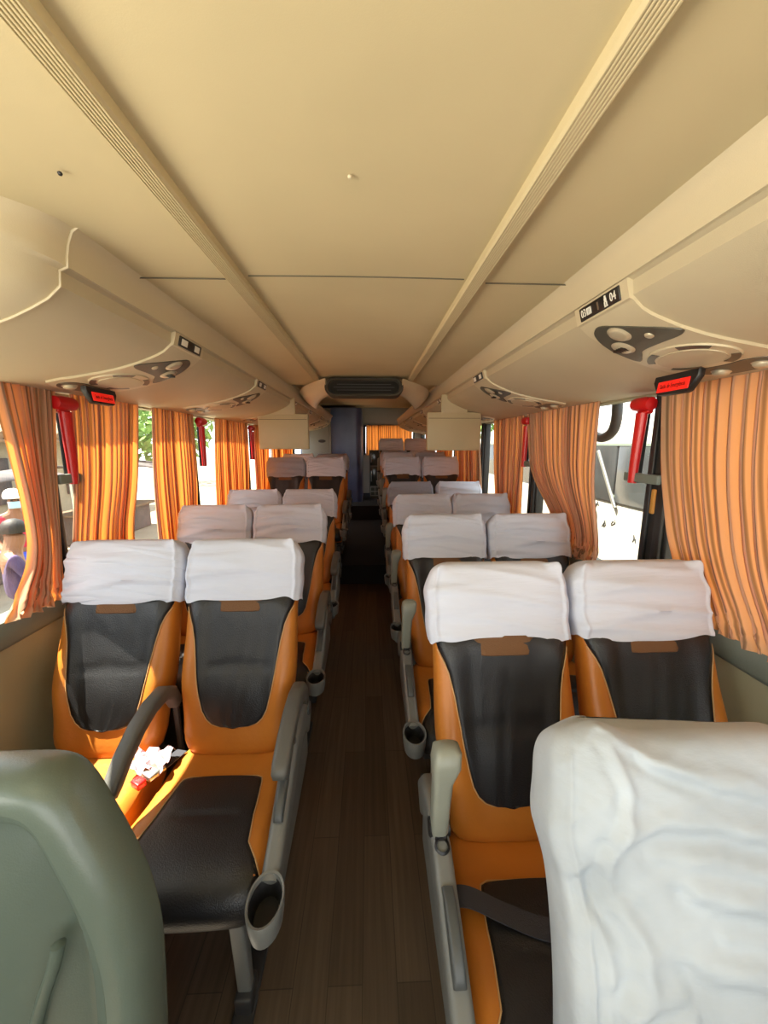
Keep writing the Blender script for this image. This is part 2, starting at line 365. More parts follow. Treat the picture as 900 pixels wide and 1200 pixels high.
# ------------------------------------------------------------------ overhead racks
PROF = [(0.612, 2.10), (0.630, 2.088), (0.642, 2.062), (0.648, 2.035), (0.650, 2.015), (0.668, 2.008), (0.672, 1.975), (0.70, 1.950), (0.74, 1.929), (0.79, 1.907), (0.85, 1.886), (0.92, 1.868), (1.0, 1.853), (1.08, 1.842), (1.15, 1.834), (1.24, 1.828)]
ARC = [0.0]
LOWER = PROF[6:]
for i in range(1, len(LOWER)): ARC.append(ARC[-1] + math.hypot(LOWER[i][0] - LOWER[i - 1][0], LOWER[i][1] - LOWER[i - 1][1]))
def rk(sg, a, y, off=0.0):
    """point on the belly of a rack: a = arc length from its upper edge, y = along the bus"""
    a0 = max(0.0, min(ARC[-1] - 1e-4, a)); 
    x = interp(a0, ARC, [p[0] for p in LOWER]); z = interp(a0, ARC, [p[1] for p in LOWER])
    e = 0.03; x2 = interp(min(a0 + e, ARC[-1]), ARC, [p[0] for p in LOWER]); z2 = interp(min(a0 + e, ARC[-1]), ARC, [p[1] for p in LOWER])
    x1 = interp(max(a0 - e, 0), ARC, [p[0] for p in LOWER]); z1 = interp(max(a0 - e, 0), ARC, [p[1] for p in LOWER])
    tx, tz = x2 - x1, z2 - z1; l = math.hypot(tx, tz); nx, nz = tz / l, -tx / l      # pointing inwards and down
    return Vector((sg * (x + nx * off), y, z + nz * off))
def rk_frame(sg, a, y):
    p = rk(sg, a, y); n = (rk(sg, a, y, 0.01) - p).normalized()
    yy = Vector((0, -sg, 0)); up = n.cross(yy).normalized()                          # text reads left to right when facing the wall
    return p, yy, up, n
def patch(bm, sg, outline, off, edge=0.004, centre=None):
    """filled outline [(a, y)] laid on the belly as a raised plate"""
    ca = sum(p[0] for p in outline) / len(outline); cy = sum(p[1] for p in outline) / len(outline)
    rings = []
    for sc, o in ((1.0, -0.004), (1.0, off * 0.6), (0.985, off), (0.8, off), (0.6, off), (0.4, off), (0.2, off), (0.02, off)):
        rings.append([rk(sg, ca + (p[0] - ca) * sc, cy + (p[1] - cy) * sc, o) for p in outline])
    bm.loft(rings); return bm
def smooth_outline(pts, n=5): return [(p.x, p.y) for p in crom([(a, y, 0) for a, y in pts], n)]
def ell(ca, cy, ra, ry, n=28, a0=0, a1=2 * PI): return [(ca + ra * cos(a0 + (a1 - a0) * k / n), cy + ry * sin(a0 + (a1 - a0) * k / n)) for k in range(n)]
def arcband(bm, sg, ca, cy, ra, ry, t0, t1, wd, off):
    n = 14; out = [(ca + ra * cos(t0 + (t1 - t0) * k / n), cy + ry * sin(t0 + (t1 - t0) * k / n)) for k in range(n + 1)]
    inn = [(ca + (ra - wd) * cos(t0 + (t1 - t0) * k / n), cy + (ry - wd) * sin(t0 + (t1 - t0) * k / n)) for k in range(n + 1)]
    rings = [[rk(sg, *o, -0.002), rk(sg, *o, off), rk(sg, *i, off), rk(sg, *i, -0.002)] for o, i in zip(out, inn)]
    bm.loft(rings)

UNIT_R = [1.10, 2.27, 3.49, 4.65, 5.8, 7.0]
UNIT_L = [1.60, 2.62, 3.73, 4.75, 5.8, 6.75]
def make_rack(sg, ya, yb, units):
    side = 'left' if sg < 0 else 'right'
    r = empty('luggage_rack', (0, 0, 0), 'long beige overhead luggage rack along the %s side of the ceiling' % side, 'luggage rack', 'overhead luggage racks')
    b = MB()
    back = [(1.245 if sg > 0 else 1.285, 1.828), (1.245 if sg > 0 else 1.285, 2.12)]
    full = PROF + back + [(0.612, 2.12)]
    b.loft([[(sg * p[0], y, p[1]) for p in full] for y in (ya, yb - 0.25)], caps=True)
    b.build('rack_body', 'lid', r)
    def cap(y_in, y_out, name):
        b = MB(); rings = []
        cx_, cz_ = 1.24, 2.11
        for k in range(11):
            t = k / 10 * PI / 2; sc = cos(t) * 0.96 + 0.04 if k < 10 else 0.03; yy = y_in + (y_out - y_in) * sin(t) 
            sc = max(0.03, cos(t)) ** 0.75
            rings.append([(sg * (cx_ + (p[0] - cx_) * sc), yy, cz_ + (p[1] - cz_) * sc) for p in full])
        b.loft(rings); o = b.build(name, 'rack', r, angle=60)
        b = MB(); b.tube([(sg * (p[0] - 0.002 if p[0] < .7 else p[0]), y_in, p[1] - 0.002) for p in PROF], 0.0035, 6); b.build('rim', 'rack', o)
        return o
    cap(yb - 0.25, yb, 'end_cap')
    if sg < 0: cap(ya, ya - 0.26, 'end_cap')
    # bright bumper rail along the inner edge
    b = MB(); railp = [(p[0] - 0.004, p[1] - 0.002) for p in PROF[:5]] + [(0.664, 2.013), (0.664, 2.095)]
    b.loft([[(sg * p[0], y, p[1]) for p in railp] for y in (ya, yb - 0.25)]); b.build('inner_rail', 'rack', r)
    b = MB()
    for y in [u + d for u in units for d in (-0.36, 0.0)][:0]: pass
    return r
make_rack(1, -1.3, 8.4, UNIT_R)
make_rack(-1, 0.98, 7.35, UNIT_L)

UNIT_OUT = [(0.0, -0.12), (0.0, -0.06), (0.0, 0.06), (0.0, 0.12), (0.07, 0.125), (0.17, 0.14), (0.28, 0.15), (0.38, 0.15), (0.47, 0.14), (0.50, 0.08), (0.505, 0.0), (0.50, -0.08), (0.47, -0.14), (0.38, -0.16), (0.28, -0.155), (0.17, -0.135), (0.07, -0.12)]
def make_unit(sg, yc, label, text):
    # f = +1 when the switch end of the unit points to the back of the bus
    u = empty('passenger_service_unit', (sg * 0.72, yc, 1.94), label, 'overhead service panel', 'overhead service panels')
    inv = Matrix.Translation((-sg * 0.72, -yc, -1.94))
    kids = []
    f = 1
    YS = lambda pts: [(a, yc + d) for a, d in smooth_outline(pts)]
    YE = lambda pts: [(a, yc + d) for a, d in pts]
    b = MB(); rings = []
    # housing plate, laid as a grid so that it follows the belly
    n = 30
    def hw(a): return (interp(a, [0, .06, .17, .28, .40, .47, .505], [.118, .118, .135, .152, .158, .14, .02]))
    def hpt(uu, vv):
        a = 0.505 * vv; w_ = hw(a); e = 1.0 if 0.02 < uu < 0.98 and vv < 0.99 else 0.0
        return rk(sg, a, yc + (2 * uu - 1) * w_, 0.007 if e else -0.004)
    us = [0, 0.001, 0.03] + [0.03 + 0.94 * k / 14 for k in range(1, 14)] + [0.97, 0.999, 1]
    vs = [0] + [k / 24 for k in range(1, 24)] + [0.985, 1]
    pts = []
    for v_ in vs:
        for u_ in us:
            a = 0.505 * v_; w_ = hw(a); o = 0.0075 if 0.0005 < u_ < 0.9995 and v_ < 0.995 else -0.005
            pts.append(rk(sg, a, yc + (2 * u_ - 1) * w_, o))
    nu = len(us); b.add(pts, [(j * nu + i, j * nu + i + 1, (j + 1) * nu + i + 1, (j + 1) * nu + i) for j in range(len(vs) - 1) for i in range(nu - 1)])
    # flat upper face that carries the number plate
    x0, z0, x1, z1 = 0.645, 2.012, 0.667, 1.968
    b.loft([[(sg * p[0], y, p[1]) for p in ((0.672, 2.014), (x0 + 0.006, z0), (x1 - 0.004, z1), (0.69, 1.96))] for y in (yc - 0.118, yc + 0.118)])
    hs = b.build('housing', 'rack', u); kids.append(hs)
    # number plate
    up = Vector((sg * (x0 + 0.006 - x1 + 0.004), 0, z0 - z1)).normalized(); rt = Vector((0, -sg, 0)); nn = rt.cross(up).normalized()
    pc = Vector((sg * ((x0 + x1) / 2 + 0.001), yc, (z0 + z1) / 2))
    rot = Matrix((rt, up, nn)).transposed()
    b = MB(); b.box(pc + nn * 0.001, (0.18, 0.036, 0.006), rot=rot, bev=0.0025); pl = b.build('number_plate', 'hole', u); kids.append(pl)
    def mt(dx, dy=0): return Matrix.Translation(pc + nn * 0.0045 + rt * dx + up * dy) @ rot.to_4x4()
    def local_icon(name, boxes, m):
        b = MB()
        for dx, dy, wx, wy in boxes: b.box(pc + nn * 0.0046 + rt * dx + up * dy, (wx, wy, 0.0014), rot=rot)
        kids.append(b.build(name, m, pl, smooth=False))
    if text:
        kids.append(text_obj('number', text[0], 0.030, mt(-0.068, 0), 'white', pl, 0.85)); kids.append(text_obj('number', text[1], 0.030, mt(0.066, 0), 'white', pl, 0.85))
        local_icon('window_icon', [(-0.041, 0.008, 0.022, 0.003), (-0.041, -0.008, 0.022, 0.003), (-0.0505, 0, 0.003, 0.018), (-0.0315, 0, 0.003, 0.018), (-0.041, 0, 0.002, 0.018), (-0.046, 0, 0.0015, 0.018), (-0.036, 0, 0.0015, 0.018)], 'white')
        local_icon('aisle_icon', [(0.035, 0.010, 0.006, 0.006), (0.035, 0.002, 0.009, 0.010), (0.031, -0.008, 0.004, 0.012), (0.039, -0.008, 0.004, 0.012), (0.036, -0.013, 0.014, 0.003)], 'white')
        local_icon('attendant_icon', [(0, 0.006, 0.006, 0.006), (0.001, -0.004, 0.005, 0.014)], 'amber')
    else:
        local_icon('window_icon', [(-0.052, 0, 0.045, 0.022)], 'white'); local_icon('aisle_icon', [(0.052, 0, 0.040, 0.022)], 'white')
    # upper control panel, dark, widening round the lamps
    b = MB(); patch(b, sg, YS([(0.032, 0.035), (0.040, 0.085), (0.09, 0.115), (0.16, 0.126), (0.225, 0.122), (0.205, 0.085), (0.178, 0.045), (0.170, -0.02), (0.165, -0.11), (0.140, -0.125), (0.08, -0.05)]), 0.0105)
    cp = b.build('control_panel', 'ctrl', u); kids.append(cp)
    def dome(name, a, d, r, h, m, par):
        p, t1, t2, n_ = rk_frame(sg, a, yc + d); b = MB()
        b.lathe([(r * 1.15, -0.002), (r * 1.15, 0.010), (r, 0.012), (r * 0.95, 0.012 + h * 0.4), (r * 0.7, 0.012 + h * 0.85), (r * 0.35, 0.012 + h), (0.0005, 0.012 + h)], p, n_, 22)
        o = b.build(name, m, par); kids.append(o); return p, n_
    dome('reading_lamp', 0.080, 0.02, 0.029, 0.006, 'chrome', cp)
    p, n_ = dome('air_vent', 0.135, 0.075, 0.029, 0.005, 'chrome', cp)
    b = MB()
    for k in range(4):
        q = p + n_ * 0.017 + Vector((0, (k - 1.5) * 0.010, 0)); b.box(q, (0.030, 0.005, 0.007), rot=Matrix.Rotation(0.6, 3, 'X'))
    kids.append(b.build('louvre', 'hole', cp))
    dome('call_button', 0.125, -0.045, 0.011, 0.003, 'chrome', cp)
    # speaker: raised ring, oval grille and four dark arcs
    b = MB(); patch(b, sg, YE(ell(0.288, 0, 0.092, 0.128)), 0.012); kids.append(b.build('speaker_ring', 'rack', u))
    for t0, t1 in ((0.35, 1.15), (2.0, 2.8), (3.5, 4.25), (5.15, 5.9)):
        b = MB(); arcband(b, sg, 0.288, yc, 0.089, 0.124, t0, t1, 0.020, 0.0135); kids.append(b.build('speaker_slot', 'ctrl', u))
    b = MB(); patch(b, sg, YE(ell(0.288, 0, 0.064, 0.098)), 0.0145); kids.append(b.build('speaker_grille', 'lid', u))
    # lower control panel with two lamps
    b = MB(); patch(b, sg, YS([(0.385, 0.06), (0.40, 0.11), (0.44, 0.115), (0.48, 0.07), (0.485, 0.0), (0.48, -0.07), (0.44, -0.115), (0.40, -0.11), (0.385, -0.06), (0.392, 0.0)]), 0.0095)
    lp = b.build('control_panel', 'ctrl', u); kids.append(lp)
    dome('reading_lamp', 0.44, 0.062, 0.022, 0.010, 'chrome', lp); dome('reading_lamp', 0.44, -0.062, 0.022, 0.010, 'chrome', lp)
    for k in kids: k.data.transform(inv)
    return u
ur = make_unit(1, UNIT_R[0], 'beige service panel numbered 03 and 04 on the right rack, nearest the camera', ('03', '04'))
ordn = ['second', 'third', 'fourth', 'fifth', 'farthest']
ub = make_unit(1, UNIT_R[1], 'second beige service panel along the right rack', None)
for k, y in enumerate(UNIT_R[2:]):
    c = copy_tree(ub); c.location.y = y; c['label'] = '%s beige service panel along the right rack' % ordn[k + 1]
ul = make_unit(-1, UNIT_L[0], 'beige service panel on the left rack nearest its rounded end', None)
for k, y in enumerate(UNIT_L[1:]):
    c = copy_tree(ul); c.location.y = y; c['label'] = '%s beige service panel along the left rack' % ordn[k]

def exit_sign(sg, y, label, x=1.02):
    e = empty('emergency_exit_sign', (sg * x, y, 1.80), label, 'exit sign', 'emergency exit signs under the racks')
    b = MB(); out = [(-0.115, 0.045), (-0.118, 0.02), (-0.085, -0.032), (-0.07, -0.038), (0.07, -0.038), (0.085, -0.032), (0.118, 0.02), (0.115, 0.045)]
    b.loft([[(d, p[0] * sc, p[1] * sc) for p in out] for d, sc in ((sg * 0.012, 0.97), (-sg * 0.008, 1.0), (-sg * 0.014, 0.96))])
    h = b.build('housing', 'hole', e)
    b = MB(); b.box((-sg * 0.015, 0, -0.004), (0.005, 0.165, 0.044), bev=0.002); p = b.build('lit_panel', 'redlit', e)
    rt = Vector((0, -sg, 0)); up = Vector((0, 0, 1)); nn = rt.cross(up)
    mt = Matrix.Translation((-sg * 0.0178, 0, -0.004)) @ Matrix((rt, up, nn)).transposed().to_4x4()
    text_obj('lettering', 'Saída de Emergência', 0.026, mt, 'signtext', p, 0.62)
    e.rotation_euler = (0, sg * math.radians(8), 0); e.scale = (0.76,) * 3
    return e
exit_sign(1, 1.205, 'red lit emergency exit sign in black housing under the right rack', 0.985)
exit_sign(-1, 1.62, 'red emergency exit sign in black housing under the near end of the left rack', 1.03)
exit_sign(-1, 4.02, 'small distant red emergency exit sign under the left rack before the beige screen', 1.03)

# ------------------------------------------------------------------ seats
LEAN = math.radians(20.5); SL = 0.815
ZB = 0.445
def spine(s):
    a = LEAN; bow = 0.012 * sin(PI * min(1, s / 0.5)) if s < 0.5 else 0
    return Vector((0, s * sin(a) + 0.055 - bow * cos(a) * 0, ZB + s * cos(a)))
NF = Vector((0, -cos(LEAN), sin(LEAN)))
def hwid(s): return sminterp(s, [0, .10, .32, .55, .72, .815], [.178, .197, .218, .216, .222, .215])
def domef(s, d=0.07, top=SL):
    t = (s - (top - d)) / d
    return 1.0 if t <= 0 else max(0.0, 1 - min(1, t) ** 2.6) ** (1 / 2.6)
def tfront(s): return sminterp(s, [0, .08, .25, .45, .62, .75], [.055, .062, .068, .055, .060, .066])
def tback(s): return sminterp(s, [0, .3, .6, .8], [.045, .05, .045, .05])
def bolster(x, s, w_):
    g = min(1, max(0, (abs(x) / w_ - 0.45) / 0.42)); g = g * g * (3 - 2 * g)
    return g * sminterp(s, [0, .08, .25, .5, .6, .8], [0.0, .018, .032, .024, .006, .0])
def back_pt(th, s, grow=0.0, gw=0.0):
    w_ = hwid(s) + gw; dm = domef(s); e = 2 / 4.5
    x = w_ * spow(cos(th), e) * (0.72 + 0.28 * dm)
    c = abs(spow(sin(th), e)); n = (tfront(s) if sin(th) > 0 else -tback(s)) * c * dm
    if sin(th) > 0: n += bolster(x, s, w_) * c * dm
    n += grow * (1 if sin(th) > 0 else -1) * c
    return Vector((x, 0, 0)) + spine(s) + NF * n
def back_front(x, s, off):
    w_ = hwid(s); r = min(0.999, abs(x) / w_); n = tfront(s) * (1 - r ** 4.5) ** (1 / 4.5) + bolster(x, s, w_) * (1 - r ** 4.5) ** (1 / 4.5)
    return Vector((x, 0, 0)) + spine(s) + NF * (n + off)
def loop_th(p, nf, nb):
    fr = [math.acos(max(-1, min(1, spow(sin(PI / 2 * (1 - 2 * k / nf)), p / 2)))) for k in range(nf)]
    bk = [2 * PI - math.acos(max(-1, min(1, spow(sin(PI / 2 * (2 * k / nb - 1)), p / 2)))) for k in range(nb)]
    return fr + bk
def backrest_mb():
    TH = loop_th(4.5, 36, 16); b = MB(); ss = [0.0, 0.01, 0.03] + [0.06 + k * 0.03 for k in range(24)] + [0.765, 0.78, 0.795, 0.806, 0.813]
    rings = []
    for s in ss:
        k = 1.0 if s > 0.03 else (0.75 if s == 0 else 0.92 if s == 0.01 else 1)
        c = spine(s)
        rings.append([c + (back_pt(th, s) - c) * k for th in TH])
    return b.loft(rings)
INS_S = [.105, .108, .118, .135, .165, .22, .33, .42, .48, .52, .545, .565, .62]
INS_W = [.0, .30, .44, .53, .60, .645, .70, .765, .83, .90, .96, .99, .99]
def insert_mb():
    b = MB(); n = 26; rows = []
    svals = [.105, .106, .108, .112, .118, .126, .135, .15] + [.165 + .0175 * k for k in range(27)]
    def pt(uu, vv):
        s = svals[int(round(vv * (len(svals) - 1)))]; q = uu * 2 - 1; w_ = interp(s, INS_S, INS_W) * hwid(s) * 0.985
        off = 0.006 * (1 - abs(q) ** 8) + 0.002 - 0.0065 * math.exp(-((s - .325 - 0.006 * cos(q * 3)) / .010) ** 2) * (1 - abs(q) ** 4) + 0.006 * sin(PI * min(1, max(0, (s - .105) / .21))) * (1 - q * q) 
        if .34 < s < .62: off += 0.006 * sin(PI * (s - .34) / .28) * (1 - q * q)
        off += 0.0007 * (1 - q * q) * (sin(9 * q + 23 * s + 2) * sin(31 * s - 4 * q) + sin(17 * q - 19 * s))
        off += 0.0012 * sin(16 * q + 60 * s) * math.exp(-((s - .52) / .05) ** 2) * (1 - q * q)
        off = off * (1 if s < .585 else 0.3) - (0 if s < .60 else 0.006)
        return back_front(q * w_, s, off)
    return b.grid(pt, n, len(svals) - 1)
def stitch_mb():
    b = MB(); ss = [.1055, .107, .11, .118, .126, .135, .15] + [.165 + .0175 * k for k in range(23)]
    pl = [back_front(-interp(s, INS_S, INS_W) * hwid(s) * 1.0, s, 0.002) for s in ss][::-1] + [back_front(interp(s, INS_S, INS_W) * hwid(s) * 1.0, s, 0.002) for s in ss]
    return b.tube(pl, 0.0022, 5)
def tab_mb():
    b = MB()
    def pt(u, v):
        s = 0.524 + 0.066 * v; w_ = 0.10 * (0.84 + 0.16 * min(1, v * 2.2)) ; q = 2 * u - 1
        if v < 0.05: w_ *= 0.93
        return back_front(q * w_, s, (0.0175 - 0.008 * v) * (1 - 0.7 * abs(q) ** 8) * (1 if v > 0.01 else 0.3))
    b.grid(pt, 12, 8); return b
def cover_mb(seed, s0=0.575, extra=0.012, ears=1.0, slump=0.0, hang=0.0):
    rnd = random.Random(seed); ph = [rnd.uniform(0, 6.28) for _ in range(12)]; kx = [rnd.uniform(-5, 5) for _ in range(6)]; ks = [rnd.uniform(16, 55) for _ in range(6)]
    b = MB(); top = SL + extra; TH = loop_th(5.0, 64, 24); N = len(TH); rings = []
    nst = 36
    for i in range(nst + 1):
        t = i / nst; ring = []
        tt = 1 - (1 - t) ** 1.35
        for th in TH:
            hem = 0.006 * sin(3 * th + ph[0]) + 0.005 * sin(7 * th + ph[1])
            sb = s0 + hem + (0.02 if sin(th) < 0 else 0) * 0
            s = sb + (top - sb) * tt
            dm = domef(s, 0.10, top + 0.0005); e = 2 / 5.0
            w_ = hwid(min(s, SL)) + 0.012 + 0.004 * (1 - t)
            cx = spow(cos(th), e); x = w_ * cx * (0.62 + 0.38 * dm)
            c = abs(spow(sin(th), e)); n = ((tfront(s) + 0.017) if sin(th) > 0 else -(tback(s) + 0.014)) * c * dm
            fr = abs(cx)
            # wrinkles pulled across the front, sagging in the middle
            wv = 0
            for k in range(5):
                arg = ks[k] * (s + 0.05 * kx[k] * x + 0.35 * (x * x) * (1 if k % 2 else -0.6)) + ph[k + 2]
                wv += (1 - abs(sin(arg))) ** 2 * (0.5 + 0.5 * sin(9 * x + ph[k + 5]))
            amp = 0.0085 * (1 - t ** 6)
            n += (wv - 1.0) * amp * (1 if sin(th) > 0 else -0.5) * min(1, c * 1.3) * (dm > 0.2)
            # seam ridge that turns the front into the sides
            rdg = math.exp(-((fr - 0.90) / 0.022) ** 2)
            n += rdg * 0.008 * (1 if sin(th) > 0 else -1) * dm
            p = Vector((x, 0, 0)) + spine(s) + NF * n
            # gathered ears at the two top corners
            er = math.exp(-((fr - 0.88) / 0.07) ** 2) * math.exp(-((t - 0.80) / 0.08) ** 2) * (0.35 + 0.65 * abs(sin(th)))
            p += Vector((math.copysign(0.014, cx), -0.010, 0.030)) * er * ears * (1.0 if cx > 0 else 0.7)
            p.z -= slump * 0.05 * t * (0.5 + 0.5 * cx) ; p.y += slump * 0.05 * t
            p.x += 0.002 * sin(60 * s + ph[9]) * fr
            ring.append(p)
        rings.append(ring)
    b.loft(rings, True, False)
    # close the crown
    b.f.append(tuple(nst * N + j for j in range(N)))
    return b

CPROF = crom([(0, .085, .43), (0, .05, .462), (0, -.06, .466), (0, -.20, .478), (0, -.33, .49), (0, -.415, .482), (0, -.462, .448), (0, -.468, .40), (0, -.43, .352), (0, -.33, .335), (0, -.10, .33), (0, .06, .34), (0, .09, .38)], 5)
CC = Vector((0, -.19, .405))
CT = [0.0]
for i in range(1, len(CPROF)): CT.append(CT[-1] + (CPROF[i] - CPROF[i - 1]).length)
def cush_w(y): return interp(y, [-.47, -.2, .08], [.222, .218, .196])
def cush_pt(q, pr, off=0.0, top_only=False):
    f = max(0.0, 1 - abs(q) ** 6) ** (1 / 6.0)
    bol = 0.010 * max(0, (abs(q) - 0.5) / 0.5) * (1 if pr.z > 0.44 and abs(q) < 0.95 else 0)
    d = pr - CC; l = d.length
    c = 1 - (1 - f) * min(1, 0.05 / l * 1.2)
    p = CC + d * c * (1 + off / l)
    return Vector((q * cush_w(p.y), p.y, p.z + bol * f))
def cushion_mb():
    b = MB(); qs = [-1, -.995, -.98, -.95, -.9, -.82, -.7, -.5, -.25, 0, .25, .5, .7, .82, .9, .95, .98, .995, 1]
    return b.loft([[cush_pt(q, p) for p in CPROF] for q in qs])
def prof_at(t):
    for i in range(len(CT) - 1):
        if t <= CT[i + 1]: return CPROF[i].lerp(CPROF[i + 1], (t - CT[i]) / (CT[i + 1] - CT[i]))
    return CPROF[-1]
TA, TB = 0.19, 0.66
CIN_T = [0.19, 0.193, 0.20, 0.215, 0.35, 0.44, 0.49, 0.53, 0.60, 0.66]
CIN_W = [0.55, 0.60, 0.64, 0.66, 0.69, 0.74, 0.88, 0.965, 0.975, 0.97]
def cush_insert_mb():
    b = MB()
    def pt(u, v):
        t = TA + (TB - TA) * v; q = 2 * u - 1; w_ = interp(t, CIN_T, CIN_W)
        off = 0.006 * (1 - abs(q) ** 10) + 0.001 + 0.005 * (1 - q * q) - 0.007 * math.exp(-((t - 0.345) / 0.009) ** 2) * (1 if abs(q) < 0.62 else 0)
        return cush_pt(q * w_, prof_at(t), off if v > 0.005 else -0.002)
    return b.grid(pt, 24, 44)
def cush_stitch_mb():
    b = MB(); ts = [TA + k * 0.01 for k in range(36)]
    pl = [cush_pt(-interp(t, CIN_T, CIN_W), prof_at(t), 0.002) for t in ts][::-1] + [cush_pt(q, prof_at(TA), 0.002) for q in (-.3, 0, .3)] + [cush_pt(interp(t, CIN_T, CIN_W), prof_at(t), 0.002) for t in ts]
    return b.tube(pl, 0.0022, 5)
def rrect(c, ax, ay, hx, hy, r, n=4):
    out = []
    for cx, cy, a0 in ((hx - r, hy - r, 0), (-hx + r, hy - r, PI / 2), (-hx + r, -hy + r, PI), (hx - r, -hy + r, 1.5 * PI)):
        for k in range(n + 1): a = a0 + PI / 2 * k / n; out.append(Vector(c) + ax * (cx + r * cos(a)) + ay * (cy + r * sin(a)))
    return out
def bar(b, path, hx, hys, r=0.012):
    X = Vector((1, 0, 0)); rings = []; path = [Vector(p) for p in path]
    for i, p in enumerate(path):
        t = (path[min(i + 1, len(path) - 1)] - path[max(0, i - 1)]).normalized(); n = X.cross(t).normalized()
        h = hys[i] if isinstance(hys, list) else hys; hxx = hx[i] if isinstance(hx, list) else hx
        rings.append(rrect(p, X, n, hxx, h, min(r, h * 0.95, hxx * 0.95)))
    return b.loft(rings)

PROTO = {}
def make_seat(kind, inner_arm=False):
    """kind: 'window', 'aisle_left' (frame on +x), 'aisle_right' (frame on -x)"""
    r = empty('bus_seat')
    bk = backrest_mb().build('backrest', 'orange', r, angle=70)
    insert_mb().build('centre_panel', 'black', bk, solid=0.004, angle=70); stitch_mb().build('stitching', 'stitch', bk); tab_mb().build('brown_tab', 'tab', bk, solid=0.006)
    cu = cushion_mb().build('seat_cushion', 'orange', r, angle=70)
    cush_insert_mb().build('black_panel', 'black', cu, solid=0.004, angle=70); cush_stitch_mb().build('stitching', 'stitch', cu)
    b = MB(); b.box((0, -0.17, 0.315), (0.40, 0.46, 0.04), bev=0.01); b.box((0, 0.09, 0.40), (0.34, 0.06, 0.16), bev=0.01); b.build('seat_base', 'darkmetal', r)
    if kind == 'window':
        for y in (-0.32, 0.0):
            b = MB(); b.tube([(0.0, y, 0.31), (0.0, y, 0.0)], 0.018, 10); b.lathe([(0.045, 0.0), (0.045, 0.012), (0.02, 0.02)], (0, y, 0.0), n=14); b.build('leg', 'darkmetal', r)
        return r
    fx = 0.247 if kind == 'aisle_left' else -0.247
    sgn = 1 if fx > 0 else -1
    # sloping side frame
    b = MB()
    bar(b, [(fx, 0.12, 0.52), (fx, 0.07, 0.585), (fx, -0.03, 0.605), (fx, -0.12, 0.592), (fx, -0.24, 0.542), (fx, -0.36, 0.490), (fx, -0.44, 0.468)], 0.024, [.05, .05, .052, .05, .046, .042, .036], 0.016)
    bar(b, [(fx - sgn * 0.004, 0.10, 0.44), (fx - sgn * 0.004, -0.12, 0.45), (fx - sgn * 0.004, -0.34, 0.41), (fx - sgn * 0.004, -0.44, 0.40)], 0.017, [.06, .09, .06, .03], 0.008)
    sf = b.build('side_frame', 'plastic', r, angle=50)
    # cup holder: an open tapering oval cup
    b = MB(); cc = (fx + sgn * 0.004, -0.495, 0.022)
    b.lathe([(0.034, 0.412), (0.046, 0.420), (0.0505, 0.445), (0.054, 0.485), (0.052, 0.490), (0.047, 0.488), (0.043, 0.45), (0.038, 0.428), (0.0005, 0.426)], cc, n=28, sx=0.86, sy=1.25)
    ch = b.build('cup_holder', 'plastic', sf)
    b = MB(); b.lathe([(0.0005, 0.430), (0.0375, 0.430), (0.043, 0.455), (0.0455, 0.478), (0.0435, 0.476), (0.040, 0.452), (0.035, 0.434), (0.0005, 0.433)], cc, n=28, sx=0.85, sy=1.24); 
    b.build('cup_liner', 'hole', sf)
    b = MB(); bar(b, [(fx, -0.20, 0.612), (fx, -0.235, 0.605), (fx, -0.28, 0.583), (fx, -0.325, 0.560), (fx, -0.335, 0.55)], 0.014, [.006, .017, .019, .015, .006], 0.008)
    b.build('recline_lever', 'paddle', sf)
    b = MB(); pn = Vector((0, -0.30, 0.95)).normalized(); b.lathe([(0.019, -0.01), (0.019, 0.004), (0.014, 0.009), (0.014, 0.002), (0.0005, 0.002)], (fx, -0.13, 0.637), pn, 16); b.box((fx, -0.10, 0.652), (0.018, 0.025, 0.012), bev=0.003)
    b.build('socket', 'hole', sf)
    # floor leg
    lx = fx - sgn * 0.10
    b = MB(); bar(b, [(lx, -0.42, 0.40), (lx, -0.41, 0.25), (lx, -0.40, 0.07)], 0.020, [.022, .020, .016], 0.006); lg = b.build('leg', 'plastic', r)
    b = MB(); b.box((lx, -0.40, 0.035), (0.05, 0.07, 0.07), bev=0.008); b.box((lx, -0.39, 0.009), (0.06, 0.42, 0.018), bev=0.004); b.build('foot', 'darkmetal', lg)
    b = MB(); bar(b, [(lx, 0.02, 0.34), (lx, 0.03, 0.07)], 0.018, .016, 0.006); lg = b.build('leg', 'plastic', r)
    b = MB(); b.box((lx, 0.03, 0.035), (0.05, 0.07, 0.07), bev=0.008); b.build('foot', 'darkmetal', lg)
    if kind == 'aisle_left':
        b = MB(); bar(b, [(fx, 0.10, 0.60), (fx, 0.085, 0.66), (fx, 0.045, 0.705), (fx, -0.03, 0.722), (fx, -0.12, 0.718), (fx, -0.20, 0.700), (fx, -0.27, 0.672), (fx, -0.29, 0.660), (fx, -0.297, 0.652)], [.024, .025, .026, .026, .026, .026, .026, .024, .018], [.03, .03, .030, .028, .026, .026, .027, .024, .014], 0.014)
        b.build('armrest', 'armdark', r, angle=60)
        b = MB(); b.lathe([(0.022, -0.032), (0.026, -0.028), (0.026, 0.028), (0.022, 0.032)], (fx, 0.085, 0.60), (1, 0, 0), 18); b.build('armrest_pivot', 'paddle', r)
    else:
        b = MB(); bar(b, [(fx - 0.002, -0.085, 0.625), (fx - 0.002, -0.095, 0.66), (fx, -0.095, 0.73), (fx + 0.004, -0.088, 0.79), (fx + 0.012, -0.083, 0.835), (fx + 0.016, -0.078, 0.868), (fx + 0.016, -0.076, 0.880)], [.018, .021, .022, .024, .034, .033, .020], [.020, .026, .027, .030, .038, .034, .018], 0.014)
        b.build('armrest', 'armrest', r, angle=60)
        b = MB()
